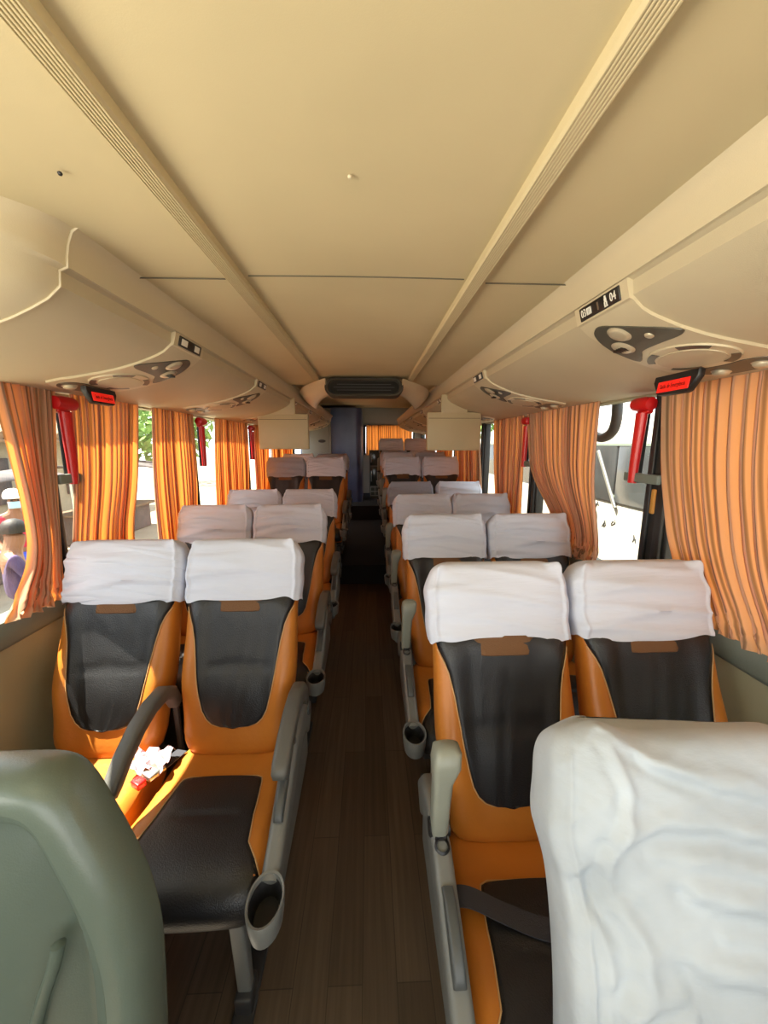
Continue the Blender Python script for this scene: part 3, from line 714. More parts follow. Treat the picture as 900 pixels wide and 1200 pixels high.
        b.lathe([(0.018, -0.028), (0.022, -0.025), (0.022, 0.025), (0.018, 0.028)], (fx, -0.085, 0.645), (1, 0, 0), 18); b.box((fx, -0.112, 0.640), (0.03, 0.015, 0.03), bev=0.004); b.build('armrest_pivot', 'hole', r)
    return r
def inner_armrest(root, x, raised=False):
    b = MB()
    if raised:
        bar(b, [(x, 0.10, 0.66), (x, 0.15, 0.80), (x, 0.19, 0.94)], 0.02, [.02, .025, .02], 0.012)
    else:
        bar(b, [(x, 0.10, 0.63), (x, 0.07, 0.69), (x, 0.02, 0.722), (x, -0.06, 0.726), (x, -0.14, 0.708), (x, -0.22, 0.668), (x, -0.275, 0.628), (x, -0.295, 0.61), (x, -0.30, 0.605)], [.022, .024, .025, .025, .025, .025, .024, .022, .014], [.024, .026, .026, .025, .024, .024, .023, .018, .010], 0.013)
    b.build('inner_armrest', 'armdark' if not raised else 'armrest', root, angle=60)
    b = MB(); b.tube([(x, 0.10, 0.64), (x, 0.11, 0.36)], 0.012, 8); b.build('armrest_post', 'darkmetal', root)

covers = []
for sd_, sl in ((11, 0), (23, 0), (37, 0), (41, 0), (59, 1.0), (67, 1.6)):
    covers.append(cover_mb(sd_, slump=sl).build('headrest_cover', 'cloth', None, angle=80))
AL, WL, AR, WR = -0.485, -0.965, 0.452, 0.935
protos = {k: make_seat(k) for k in ('window', 'aisle_left', 'aisle_right')}
used = set(); used_c = set()
def place(kind, x, y, z, ci, label, lean=0.0):
    p = protos[kind]
    root = p if kind not in used else copy_tree(p)
    used.add(kind)
    root.location = (x, y, z); tag(root, label, 'bus seat', 'coach seats with white headrest covers')
    c = covers[ci]
    if ci in used_c: c = c.copy(); COL.objects.link(c)
    used_c.add(ci); c.parent = root
    c['label'] = 'white cloth headrest cover'
    root.rotation_euler = (0, 0, lean)
    return root
ORD = ['first', 'second', 'third', 'fourth', 'fifth', 'sixth', 'seventh', 'eighth']
ROWS_R = [(0.915, 0, (0, 1)), (1.815, 0, (2, 3)), (2.70, 0, (1, 5)), (3.60, 0.01, (0, 4)), (4.58, 0.23, (3, 2)), (5.40, 0.27, (2, 1)), (6.2, 0.28, (0, 3)), (7.05, 0.49, (1, 0))]
ROWS_L = [(1.275, 0, (2, 0)), (2.20, 0, (1, 3)), (3.06, 0, (0, 2)), (4.42, 0.23, (3, 1)), (5.25, 0.25, (2, 0))]
seats = {}
for i, (y, z, cv) in enumerate(ROWS_R):
    seats['R%da' % i] = place('aisle_right', AR, y, z, cv[0], 'orange and black leather aisle seat in the %s row right of the aisle' % ORD[i], 0.0)
    seats['R%dw' % i] = place('window', WR, y, z, cv[1], 'orange and black leather window seat in the %s row right of the aisle' % ORD[i], (0.0, 0.0, 0.05, -0.05, 0, 0, 0, 0)[i])
for i, (y, z, cv) in enumerate(ROWS_L):
    seats['L%da' % i] = place('aisle_left', AL, y, z, cv[0], 'orange and black leather aisle seat in the %s row left of the aisle' % ORD[i], 0.0)
    seats['L%dw' % i] = place('window', WL, y, z, cv[1], 'orange and black leather window seat in the %s row left of the aisle' % ORD[i], 0.0)
inner_armrest(seats['L0a'], -0.245)
# seat belts that show
def ribbon(b, pts, hw_, side=Vector((0, 1, 0)), th=0.0015):
    pts = crom(pts, 6, False); rings = []
    for i, p in enumerate(pts):
        t = (pts[min(i + 1, len(pts) - 1)] - pts[max(0, i - 1)]).normalized(); n = side.cross(t).normalized(); sd2 = t.cross(n).normalized()
        rings.append([p + sd2 * hw_ + n * th, p - sd2 * hw_ + n * th, p - sd2 * hw_ - n * th, p + sd2 * hw_ - n * th])
    b.loft(rings)
b = MB(); ribbon(b, [(-0.235, -0.13, 0.44), (-0.222, -0.14, 0.492), (-0.18, -0.15, 0.508), (-0.10, -0.18, 0.498), (-0.02, -0.21, 0.494), (0.06, -0.22, 0.494)], 0.024)
o = b.build('seat_belt', 'belt', seats['R0a']); o['label'] = 'dark navy webbing belt across the cushion'
b = MB(); ribbon(b, [(-0.20, 0.03, 0.475), (-0.215, -0.02, 0.483), (-0.228, -0.06, 0.488)], 0.022, Vector((1, 0, 0)))
o = b.build('seat_belt', 'belt', seats['L0a'])
b = MB(); b.box((-0.235, -0.095, 0.505), (0.05, 0.06, 0.020), rot=Matrix.Rotation(-0.5, 3, 'Z'), bev=0.005); k1 = b.build('buckle', 'metal', o)
b = MB(); b.box((-0.262, -0.137, 0.502), (0.042, 0.030, 0.024), rot=Matrix.Rotation(-0.5, 3, 'Z'), bev=0.004); k2 = b.build('release_button', 'red', o); k2['label'] = 'red belt release button'
# crumpled wrapper lying on the seat beside the buckle
b = MB(); rnd = random.Random(5)
def crump(u, v): return (-0.82 + 0.13 * u + rnd.uniform(-.006, .006), 1.17 + 0.10 * v + rnd.uniform(-.006, .006), 0.492 + 0.028 * abs(sin(7 * u + 5 * v)) + rnd.uniform(0, .012))
b.grid(crump, 10, 8); tag(b.build('wrapper', 'paper', solid=0.001, smooth=False), 'crumpled lilac wrapper on the sunlit first left window seat', 'wrapper')

# ------------------------------------------------------------------ foreground right: covered seat back
fs = empty('covered_front_seat', (0.65, 0.33, -0.055), 'front right seat with its back wrapped in a soiled white cloth, closest to the camera', 'bus seat')
b = MB(); TH = loop_th(5.5, 110, 30); N = len(TH); rings = []
FL = math.radians(26); fn = Vector((0, -cos(FL), sin(FL)))
def seg_d(x, y, pts):
    best = (9, 0)
    for (x0, y0), (x1, y1) in zip(pts[:-1], pts[1:]):
        dx, dy = x1 - x0, y1 - y0; l2 = dx * dx + dy * dy; k = max(0, min(1, ((x - x0) * dx + (y - y0) * dy) / l2))
        d = math.hypot(x - x0 - k * dx, y - y0 - k * dy); sg_ = math.copysign(1, (x - x0) * dy - (y - y0) * dx)
        if d < best[0]: best = (d, sg_ * d)
    return best[1]
FOLDS = [([(-.18, .69), (-.10, .705), (0, .70), (.20, .65)], .013, .016), ([(-.05, .60), (.06, .575), (.24, .55)], .016, .020), ([(-.07, .50), (.04, .475), (.2, .455)], .012, .018),
         ([(-.15, .82), (-.02, .785), (.22, .735)], .010, .014), ([(-.10, .80), (.06, .75), (.22, .70)], .009, .012), ([(-.17, .81), (-.15, .75), (-.17, .70), (-.20, .66), (-.215, .58)], .012, .012),
         ([(-.20, .60), (-.165, .53), (-.165, .47), (-.20, .44)], .016, .018), ([(-.20, .44), (-.11, .465)], .009, .010), ([(-.20, .405), (-.10, .43)], .010, .010), ([(-.19, .37), (-.09, .40)], .010, .010),
         ([(-.12, .66), (.0, .645), (.1, .62)], .007, .012), ([(-.02, .54), (.15, .51)], .007, .012), ([(-.21, .36), (-.05, .35), (.2, .32)], .010, .016), ([(-.24, .60), (-.22, .50), (-.235, .40)], .008, .010)]
for i in range(91):
    t = i / 90; s = 0.12 + 0.72 * (1 - (1 - t) ** 1.25); dm = domef(s, 0.09, 0.8405); ring = []
    for th in TH:
        e = 2 / 5.5; cx = spow(cos(th), e)
        w_ = 0.262 + 0.010 * sin(9 * s + 1.0) * (cx < 0) + 0.085 * max(0, 1 - s / .66) * (cx < 0) + 0.02 * math.exp(-((s - .68) / .06) ** 2) * (cx < 0)
        x = w_ * cx * (0.80 + 0.20 * dm); c = abs(spow(sin(th), e)); n = (0.072 if sin(th) > 0 else -0.08 * min(1, 0.42 + s)) * c * dm
        if sin(th) > 0:
            n += 0.010 * (1 - cx * cx) * dm
            wr = (1 - abs(sin(24 * (s + 0.16 * x) + 0.6))) ** 3 * 0.011 * math.exp(-((x - 0.06) / .22) ** 2) + (1 - abs(sin(38 * (s - 0.35 * x + 0.4 * x * x)))) ** 3 * 0.007 + (1 - abs(sin(70 * (s + 0.5 * x)))) ** 2 * 0.004 * math.exp(-((s - .74) / .05) ** 2)
            wr += (1 - abs(sin(55 * (s + 0.9 * abs(x + .26))))) ** 3 * 0.006 * math.exp(-((x + .2) / .06) ** 2)
            n += 0.6 * wr * dm
            for pts_, am_, wd_ in FOLDS:
                q = seg_d(x, s, pts_) / wd_
                if abs(q) < 3.5: n += 0.7 * am_ * (math.exp(-q * q) - 0.75 * math.exp(-(q - 1.5) ** 2)) * dm
            n += 0.006 * math.exp(-((abs(cx) - 0.90) / 0.02) ** 2) * dm
            # corner of the cloth puffs up
            n += 0.022 * math.exp(-((x + .19) / .05) ** 2 - ((s - .71) / .07) ** 2)
            n -= 0.020 * math.exp(-((x + .215) / .05) ** 2 - ((s - .60) / .035) ** 2)
        p = Vector((x, 0.0, 0.33)) + Vector((0, s * sin(FL), s * cos(FL))) + fn * n
        p += Vector((0.0, 0, 0.030)) * math.exp(-((x + .17) / .05) ** 2) * math.exp(-((t - .95) / .12) ** 2)
        ring.append(p)
    rings.append(ring)
b.loft(rings, True, False); b.f.append(tuple(90 * N + j for j in range(N)))
o = b.build('seat_cover', 'dirtycloth', fs, angle=80); o['label'] = 'soiled white cloth cover'
b = MB(); b.loft([[Vector((0.22 * spow(cos(2 * PI * j / 40), .4), 0.0, 0.33)) + Vector((0, s * sin(FL), s * cos(FL))) + fn * (0.028 * spow(sin(2 * PI * j / 40), .4)) for j in range(40)] for s in (0.02, 0.2, 0.5, 0.74)]); b.build('backrest', 'orange', fs)
cu = cushion_mb().build('seat_cushion', 'orange', fs); cush_insert_mb().build('black_panel', 'black', cu, solid=0.004)
for m_ in (cu, cu.children[0]): m_.data.transform(Matrix.Translation((0, 0.02, -0.05)))
b = MB(); b.box((0, -0.16, 0.14), (0.34, 0.34, 0.28), bev=0.02); b.build('pedestal', 'darkmetal', fs)

# ------------------------------------------------------------------ foreground left: moulded shell
sh = empty('moulded_partition', (-0.665, 0.38, -0.067), 'grey-green moulded plastic seat shell in the left foreground before the first row', 'partition')
out = crom([(p[0], p[1], 0) for p in [(-0.05, 1.168), (0.08, 1.168), (0.150, 1.163), (0.190, 1.135), (0.232, 1.060), (0.274, 0.970), (0.296, 0.90), (0.310, 0.80), (0.313, 0.55), (0.313, 0.25), (0.30, 0.11), (0.20, 0.09), (-0.2, 0.09), (-0.40, 0.10), (-0.42, 0.25), (-0.42, 0.8), (-0.41, 0.95), (-0.38, 1.06), (-0.34, 1.135), (-0.25, 1.168)]], 5)
def inset(d):
    return [Vector((-.05 + (p.x + .05) * (1 - d / .36), .61 + (p.y - .61) * (1 - d / .56), 0)) for p in out]
b = MB(); rings = []
for d, y in ((0.03, 0.10), (0.004, 0.095), (0.0, 0.085), (0.0, 0.045), (0.004, 0.022), (0.014, 0.008), (0.028, 0.001), (0.048, 0.0), (0.051, 0.003), (0.056, 0.020), (0.060, 0.024), (0.078, 0.025), (0.083, 0.028), (0.091, 0.058), (0.098, 0.070), (0.106, 0.074), (0.115, 0.075)):
    rings.append([Vector((p.x, y - 0.11 * (p.y - 0.6) * 0 , p.y)) for p in inset(d)])
last = inset(0.115); cen = Vector((-0.05, 0.62, 0))
for sc, y in ((0.95, 0.070), (0.75, 0.046), (0.5, 0.030), (0.25, 0.024), (0.02, 0.024)):
    rings.append([Vector((cen.x + (p.x - cen.x) * sc, y, cen.y + (p.y - cen.y) * sc)) for p in last])
b.loft(rings)
pan = b.build('shell', 'shell', sh, angle=32)
b = MB(); b.tube(crom([(0.165, 0.034, 0.87), (0.158, 0.028, 0.83), (0.135, 0.026, 0.76), (0.115, 0.026, 0.66), (0.10, 0.026, 0.45)], 5, False), [.003] + [.010] * 20, 10, sx=1.3); b.build('moulded_rib', 'shell', sh)
b = MB(); b.box((-0.05, 0.12, 0.45), (0.5, 0.04, 0.78), bev=0.015); b.build('back_plate', 'paddle', sh)
sh.rotation_euler = (-0.14, 0, 0)

# ------------------------------------------------------------------ curtains and window hardware
def curtain(name, X, sg, keys, pleats, amp, label, seed, z0=1.0, z1=1.835, base_off=0.035, cat='curtain', group='apricot window curtains', nv=40, axis='y', bunch=0.0):
    """keys: [(v, ya, yb)] edges of the cloth, v = 0 at the head and 1 at the hem"""
    rnd = random.Random(seed); ph = [rnd.uniform(0, 6.28) for _ in range(8)]
    pleats = int(pleats * 1.35); nu = pleats * 8
    vs_, A, B = [k[0] for k in keys], [k[1] for k in keys], [k[2] for k in keys]
    jit = [rnd.uniform(-0.35, 0.35) for _ in range(pleats + 2)]; am = [rnd.uniform(0.45, 1.15) for _ in range(pleats + 2)]
    smk = lambda v, xs, ys: sum(interp(min(1, max(0, v + d)), xs, ys) for d in (-.12, -.09, -.06, -.03, 0, .03, .06, .09, .12)) / 9
    b = MB(); pts = []
    for j in range(nv + 1):
        v = j / nv; ya, yb = smk(v, vs_, A), smk(v, vs_, B)
        for i in range(nu + 1):
            u = i / nu; pk = u * pleats; k = int(pk); fr = pk - k
            jj = jit[k] * (1 - fr) + jit[k + 1] * fr; aa = am[k] * (1 - fr) + am[k + 1] * fr
            th = 2 * PI * (pk + jj * (0.75 + 0.35 * v)) + 0.15 * sin(3 * v + ph[0])
            wdt = abs(yb - ya) / pleats
            a_ = amp * aa * (0.60 + 0.4 * v) 
            d = base_off + a_ * sin(th) + 0.006 * sin(1.3 * v * PI + ph[1] + 3 * u)
            yy = ya + (yb - ya) * u + wdt * 0.30 * sin(th * 1.0 + 0.8) 
            zz = z1 + (z0 - z1) * v
            if bunch and v > 0.86:
                q = (v - 0.86) / 0.14; d += bunch * q * (0.5 + 0.5 * sin(th * 1.7 + 9 * q)) ; zz += 0.006 * q * sin(th * 0.5 + ph[3])
            zz += (0.003 * sin(th * 0.37 + ph[2])) * v
            pts.append((X - sg * d, yy, zz) if axis == 'y' else (yy, X - d, zz))
    n1 = nu + 1
    b.add(pts, [(j * n1 + i, j * n1 + i + 1, (j + 1) * n1 + i + 1, (j + 1) * n1 + i) for j in range(nv) for i in range(nu)])
    o = b.build(name, 'curtain', None, angle=180)
    me = o.data; uvl = me.uv_layers.new(name='UVMap')
    for lp in me.loops:
        i = lp.vertex_index % n1; j = lp.vertex_index // n1
        uvl.data[lp.index].uv = (i / nu * pleats * 0.64, j / nv)
    return tag(o, label, cat, group)
curtain('curtain', XR, 1, [(0, 0.25, 1.55), (0.4, 0.25, 1.51), (0.75, 0.24, 1.42), (1, 0.20, 1.25)], 20, 0.009, 'wide apricot pleated curtain at the right edge beside the first row', 1, bunch=0.012)
curtain('curtain', XR, 1, [(0, 1.95, 2.82), (0.5, 1.93, 2.72), (0.85, 1.86, 2.25), (1, 1.84, 2.30)], 13, 0.018, 'apricot curtain drawn between the two black pillars on the right', 2, bunch=0.03)
curtain('curtain', XR, 1, [(0, 2.92, 3.62), (0.6, 2.90, 3.50), (1, 2.88, 3.42)], 10, 0.018, 'apricot curtain beyond the second black pillar on the right', 3)
curtain('curtain', XR, 1, [(0, 4.05, 5.2), (0.6, 3.95, 5.15), (1, 3.88, 5.1)], 14, 0.02, 'apricot curtain behind the right beige screen', 4)
curtain('curtain', XR, 1, [(0, 5.4, 6.6), (1, 5.38, 6.6)], 12, 0.02, 'apricot curtain on the right window just ahead of the rear rows', 5)
curtain('curtain', XR, 1, [(0, 6.8, 7.9), (1, 6.8, 7.8)], 12, 0.02, 'rearmost apricot curtain on the right windows', 6)
curtain('curtain', XL, -1, [(0, 1.40, 1.66), (0.3, 1.43, 1.62), (0.6, 1.46, 1.58), (0.80, 1.45, 1.56), (0.92, 1.38, 1.54), (1, 1.28, 1.53)], 6, 0.024, 'gathered brown-lit curtain at the left edge beside the first row', 7, bunch=0.02)
curtain('curtain', XL, -1, [(0, 1.74, 2.24), (0.5, 1.68, 2.17), (0.8, 1.63, 2.06), (1, 1.62, 2.05)], 10, 0.016, 'bright orange sunlit curtain behind the first left window seat', 8)
curtain('curtain', XL, -1, [(0, 2.36, 2.90), (0.5, 2.32, 2.86), (1, 2.30, 2.80)], 9, 0.018, 'orange sunlit curtain before the second red hammer pillar on the left', 9)
curtain('curtain', XL, -1, [(0, 3.28, 4.14), (0.5, 3.24, 4.08), (1, 3.18, 4.02)], 12, 0.02, 'orange sunlit curtain between the second and third left pillars', 10)
curtain('curtain', XL, -1, [(0, 4.40, 5.0), (0.5, 4.36, 4.95), (1, 4.34, 4.92)], 9, 0.02, 'narrow orange curtain just before the left beige screen', 12)
curtain('curtain', XL, -1, [(0, 5.15, 6.5), (1, 5.1, 6.5)], 14, 0.02, 'orange curtain behind the left beige screen', 13)
curtain('curtain', Y1 - 0.03, 1, [(0, -0.03, 1.0), (1, -0.03, 1.02)], 13, 0.016, 'orange curtain across the rear window at the end of the aisle', 14, z0=1.36, z1=2.03, axis='x', base_off=0.03)
for side, X, sg in (('left', XL, -1), ('right', XR, 1)):
    b = MB(); b.tube([(X - sg * 0.035, -1.4, 1.838), (X - sg * 0.035, 8.6 if sg > 0 else 7.2, 1.838)], 0.007, 8)
    tag(b.build('curtain_rail', 'metal'), 'thin curtain rail under the %s luggage rack' % side, 'curtain rail', 'curtain rails')

def hammer(X, sg, y, label, tilt=0.0):
    h = empty('emergency_hammer', (X - sg * 0.035, y, 1.45), label, 'emergency hammer', 'red emergency window hammers')
    b = MB(); b.tube([(0, 0, 0.0), (0, 0.002, 0.10), (0, 0, 0.22), (0, 0, 0.30)], [.016, .018, .020, .021], 14, sx=1.25); b.build('grip', 'red', h)
    b = MB(); b.lathe([(0.010, -0.055), (0.026, -0.05), (0.030, -0.02), (0.030, 0.02), (0.026, 0.05), (0.010, 0.055)], (0, 0.0, 0.335), (0, 1, 0), 18); b.box((sg * 0.012, 0, 0.33), (0.03, 0.07, 0.07), bev=0.01); b.build('head', 'red', h)
    b = MB(); b.box((sg * 0.024, 0, 0.15), (0.02, 0.02, 0.3), bev=0.004); b.build('mounting', 'rubber', h)
    h.rotation_euler = (tilt, 0, 0); return h
hammer(XR, 1, 1.655, 'red emergency window hammer on the nearest black pillar at right', 0.05)
hammer(XR, 1, 2.87, 'red emergency window hammer on the second black pillar at right', 0.05)
hammer(XL, -1, 1.70, 'red emergency window hammer beside the gathered curtain at the left edge', 0.0)
hammer(XL, -1, 3.03, 'red emergency window hammer on the second pillar of the left windows', 0.0)
hammer(XL, -1, 4.30, 'red emergency window hammer on the third pillar of the left windows', 0.0)
def bracket(X, sg, y0, y1, z, label):
    b = MB(); b.box((X - sg * 0.03, (y0 + y1) / 2, z), (0.02, y1 - y0, 0.04), bev=0.006); b.box((X - sg * 0.008, y0 + 0.03, z), (0.04, 0.04, 0.036), bev=0.006); b.box((X - sg * 0.008, y1 - 0.03, z), (0.04, 0.04, 0.036), bev=0.006)
    tag(b.build('curtain_bracket', 'sill'), label, 'bracket', 'grey curtain brackets on the pillars')
bracket(XR, 1, 1.50, 1.71, 1.475, 'grey bar bracket across the nearest black pillar at right')
bracket(XR, 1, 2.74, 2.90, 1.475, 'grey bar bracket across the second black pillar at right')
bracket(XL, -1, 1.62, 1.76, 1.475, 'grey bar bracket beside the gathered left curtain')
b = MB(); b.box((XR - 0.055, 1.49, 1.39), (0.012, 0.02, 0.10), bev=0.005); tag(b.build('curtain_strap', mat('yellow_strap', (0.45, 0.22, 0.04), 0.7, 0.1, 200)), 'small yellow-brown strap on the edge of the wide right curtain', 'strap')
b = MB(); b.tube(crom([(1.42, 2.18, 2.02), (1.42, 2.165, 1.86), (1.42, 2.16, 1.75), (1.42, 2.19, 1.685), (1.42, 2.27, 1.655), (1.42, 2.36, 1.67)], 6, False), 0.028, 12); b.box((1.38, 2.18, 2.02), (0.12, 0.05, 0.05), bev=0.01)
tag(b.build('mirror_arm', 'rubber'), 'black curved tube hanging outside the first right window', 'tube')

# ------------------------------------------------------------------ fold-down screens
def monitor(x0, x1, y, z0, z1, label):
    m = empty('overhead_monitor', ((x0 + x1) / 2, y, z1), label, 'screen', 'fold-down screens'); w_ = x1 - x0; h_ = z1 - z0
    b = MB(); b.loft([rrect((0, yy, -h_ / 2), Vector((1, 0, 0)), Vector((0, 0, 1)), w_ / 2 - d, h_ / 2 - d, 0.012) for yy, d in ((-0.022, 0.010), (-0.018, 0.003), (-0.010, 0), (0.024, 0), (0.03, 0.004))]); b.build('shell', 'monitor', m)
    b = MB(); b.box((0, 0.032, -h_ / 2), (w_ * 0.9, 0.006, h_ * 0.86)); b.build('screen', 'hole', m)
    b = MB(); b.box((0, 0.0, 0.06), (w_ * 0.5, 0.04, 0.16), bev=0.01); b.build('hinge_arm', 'monitor', m)
    b = MB(); b.tube([(-w_ / 2 + 0.01, -0.021, -0.05), (w_ / 2 - 0.01, -0.021, -0.05)], 0.002, 6); b.build('groove', 'seam', m)
    return m
monitor(0.51, 0.955, 3.22, 1.565, 1.875, 'beige back of the fold-down screen under the right rack')
monitor(-0.965, -0.515, 3.60, 1.57, 1.885, 'beige back of the fold-down screen under the left rack')

# ------------------------------------------------------------------ arch and vent between the front and rear ceilings
av = empty('ceiling_air_vent', (0, 2.91, 2.022), 'long oval dark vent in the arch across the ceiling', 'air vent')
def stadium(hx, hz, n=10, taper=0.0):
    pts = []
    for k in range(n + 1): a = -PI / 2 + PI * k / n; pts.append((hx - hz + hz * cos(a), hz * sin(a)))
    for k in range(n + 1): a = PI / 2 + PI * k / n; pts.append((-hx + hz + hz * cos(a), hz * sin(a)))
    return pts
b = MB(); b.loft([[(p[0], y, p[1]) for p in stadium(hx, hz)] for hx, hz, y in ((0.285, 0.066, 0.12), (0.285, 0.066, -0.02), (0.275, 0.060, -0.03), (0.262, 0.050, -0.03), (0.255, 0.045, -0.012))]); b.build('frame', 'ventframe', av)
b = MB(); b.loft([[(p[0], y, p[1]) for p in stadium(hx, hz)] for hx, hz, y in ((0.254, 0.044, 0.0), (0.250, 0.040, -0.018), (0.235, 0.030, -0.022), (0.1, 0.01, -0.022))]); gr = b.build('grille', 'ventblack', av)
b = MB()
for k in range(3): b.box((0, -0.024, -0.02 + 0.02 * k), (0.44 - 0.05 * abs(k - 1), 0.008, 0.004))
b.build('slats', 'hole', av)
for sg in (-1, 1):
    b = MB()
    A = [(0.275, 2.86, 2.078), (0.36, 3.0, 2.078), (0.50, 3.3, 2.08), (0.605, 3.7, 2.085)]
    B = [(0.225, 2.98, 1.995), (0.36, 3.35, 1.985), (0.52, 4.2, 1.99), (0.61, 5.0, 2.04)]
    PA, PB = crom(A, 5, False), crom(B, 5, False); rings = []
    for p, q in zip(PA, PB):
        row = []
        for k in range(8): t = k / 7; m_ = Vector(p).lerp(Vector(q), t); m_ += Vector((0.02 * sin(PI * t), -0.03 * sin(PI * t), -0.01 * sin(PI * t))); row.append(Vector((sg * m_.x, m_.y, m_.z)))
        for k in range(8): t = 1 - k / 7; m_ = Vector(p).lerp(Vector(q), t); row.append(Vector((sg * m_.x, m_.y + 0.05, m_.z + 0.006)))
        rings.append(row)
    b.loft(rings); tag(b.build('arch_bracket', 'rack', angle=60), 'flared beige arch piece joining the oval vent to the %s rack' % ('left' if sg < 0 else 'right'), 'arch', 'flared arch pieces beside the oval vent')

# ------------------------------------------------------------------ rear: cubicle, fridge, last bench
tc_ = empty('toilet_cubicle', (-0.68, 7.5, 0.49), 'blue-grey toilet cubicle at the rear left end of the aisle', 'cubicle')
b = MB(); prof = [(-0.585, 1.3), (-0.585, 0.0), (-0.02, 0.0)] + [(0.46 + 0.12 * sin(a * PI / 12), 0.12 - 0.12 * cos(a * PI / 12)) for a in range(7)] + [(0.58, 1.3)]
b.loft([[(p[0], p[1], z) for p in prof] for z in (0.0, 1.80)]); b.build('cubicle_wall', 'bluewall', tc_)
b = MB(); b.box((-0.30, -0.012, 0.90), (0.52, 0.03, 1.78), bev=0.006); dr = b.build('door', 'greywall', tc_)
b = MB(); b.lathe([(0.0005, -0.01), (0.05, -0.01), (0.055, 0.0), (0.05, 0.012), (0.0005, 0.014)], (-0.18, -0.03, 1.18), (0, -1, 0), 20, sx=1.3, sy=0.55); b.build('door_handle', 'hole', dr)
b = MB(); b.box((-0.02, -0.02, 0.89), (0.03, 0.05, 1.78), bev=0.006); b.build('corner_post', 'greywall', tc_)
fr = empty('drinks_cabinet', (0.155, 8.0, 0.49), 'small dark upright drinks cabinet at the end of the aisle', 'cabinet')
b = MB(); b.box((0, 0.12, 0.50), (0.22, 0.24, 1.0), bev=0.01); b.build('body', 'sill', fr)
for nm, z, h_ in (('upper_door', 0.84, 0.30), ('lower_door', 0.47, 0.38)):
    b = MB(); b.box((0, -0.008, z), (0.19, 0.02, h_), bev=0.008); d = b.build(nm, 'fridgeglass', fr)
    b = MB(); b.box((-0.075, -0.028, z), (0.014, 0.02, h_ * 0.6), bev=0.004); b.build('handle', 'metal', d)
b = MB()
for z in (0.06, 0.15, 0.24): b.box((0, -0.012, z), (0.19, 0.018, 0.012))
for x in (-0.09, 0, 0.09): b.box((x, -0.012, 0.15), (0.012, 0.018, 0.2))
b.build('bottle_rack', 'metal', fr)

# ------------------------------------------------------------------ outside: ground, market, neighbour bus
b = MB(); b.box((0, 10, -0.80), (90, 90, 0.1)); struct(b.build('ground', 'ground', smooth=False))
nb = empty('white_bus', (3.05, 3.6, -0.75), 'white bus parked outside the right windows', 'bus')
b = MB(); b.loft([[(x, y, z) for x, z in ((0.0, 0.35), (0.0, 1.72), (0.02, 1.76), (0.02, 2.34), (0.06, 2.55), (0.2, 2.68), (2.2, 2.68), (2.4, 2.5), (2.4, 0.35))] for y in (-5.0, 7.0)]); bd = b.build('body', 'whitepaint', nb)
for k in range(6):
    b = MB(); b.box((0.005, -3.9 + 1.95 * k, 2.0), (0.05, 1.93, 0.70), bev=0.02); b.build('window', 'busglass', nb)
b = MB(); b.box((-0.004, 1, 1.735), (0.03, 12, 0.025)); b.box((-0.004, 1, 2.36), (0.04, 12, 0.03)); b.build('side_strip', 'sill', nb)
for y in (-3.4, 3.4):
    b = MB(); b.lathe([(0.2, -0.12), (0.46, -0.12), (0.5, -0.08), (0.5, 0.08), (0.46, 0.12), (0.2, 0.12)], (0.15, y, 0.5), (1, 0, 0), 28); b.build('wheel', 'rubber', nb)
b = MB(); rnd = random.Random(9)
for k in range(7):
    y0 = 0.25 + rnd.uniform(0, 1.5); z0 = 1.3 + rnd.uniform(0, .3); pts = [(-0.004, y0 + rnd.uniform(-.04, .04), z0 + rnd.uniform(-.05, .05)) for _ in range(5)]
    b.tube(crom(pts, 4, False), 0.005, 5)
b.build('scribble', 'marker', nb)
b = MB(); b.tube([(-0.03, 0.9, 1.60), (-0.03, 1.35, 2.28)], 0.022, 8); b.build('ladder_rail', 'metal', nb)

bl = empty('tiled_building', (-9.5, 8.5, -0.75), 'pale building with a weathered tiled roof outside the left windows', 'building')
b = MB(); b.box((-2, 0, 1.3), (4, 14, 2.6)); b.build('wall', 'plaster', bl, smooth=False)
b = MB()
for k in range(56):
    y = -7 + k * 0.25; b.tube([(0.45, y, 2.55), (-2.0, y, 3.7)], 0.13, 8)
b.box((-0.8, 0, 3.02), (2.8, 14, 0.06), rot=Matrix.Rotation(math.radians(25), 3, 'Y')); b.build('roof', 'tile', bl)
for y in (-4.5, -1.5, 1.5, 4.5):
    b = MB(); b.box((0.02, y, 1.4), (0.1, 1.1, 1.2), bev=0.02); b.build('window', 'tarp', bl)
def stall(x, y, label, w_=1.6):
    st = empty('market_stall', (x, y, -0.75), label, 'market stall', 'market stalls outside the left windows')
    b = MB(); b.grid(lambda u, v: (-0.9 + 1.8 * u, -w_ / 2 + w_ * v, 1.75 + 0.15 * sin(PI * u) - 0.05 * sin(3 * PI * v)), 8, 10); b.build('canopy', 'tarp', st, solid=0.02)
    for dx in (-.85, .85):
        for dy in (-w_ / 2 + .05, w_ / 2 - .05):
            b = MB(); b.tube([(dx, dy, 0), (dx, dy, 1.75)], 0.025, 8); b.build('post', 'metal', st)
    b = MB(); b.box((0, 0, 0.72), (1.2, w_ * 0.85, 0.06), bev=0.01); b.build('table', 'bark', st)
    b = MB(); b.box((-0.1, 0, 0.35), (1.0, w_ * 0.8, 0.68), bev=0.03); b.build('cloth_front', 'tarp', st)
stall(-6.6, 6.4, 'dark tarpaulin market stall behind the people outside at left', 2.6)
stall(-6.8, 10.2, 'dark tarpaulin market stall farther along outside the left windows', 3.0)
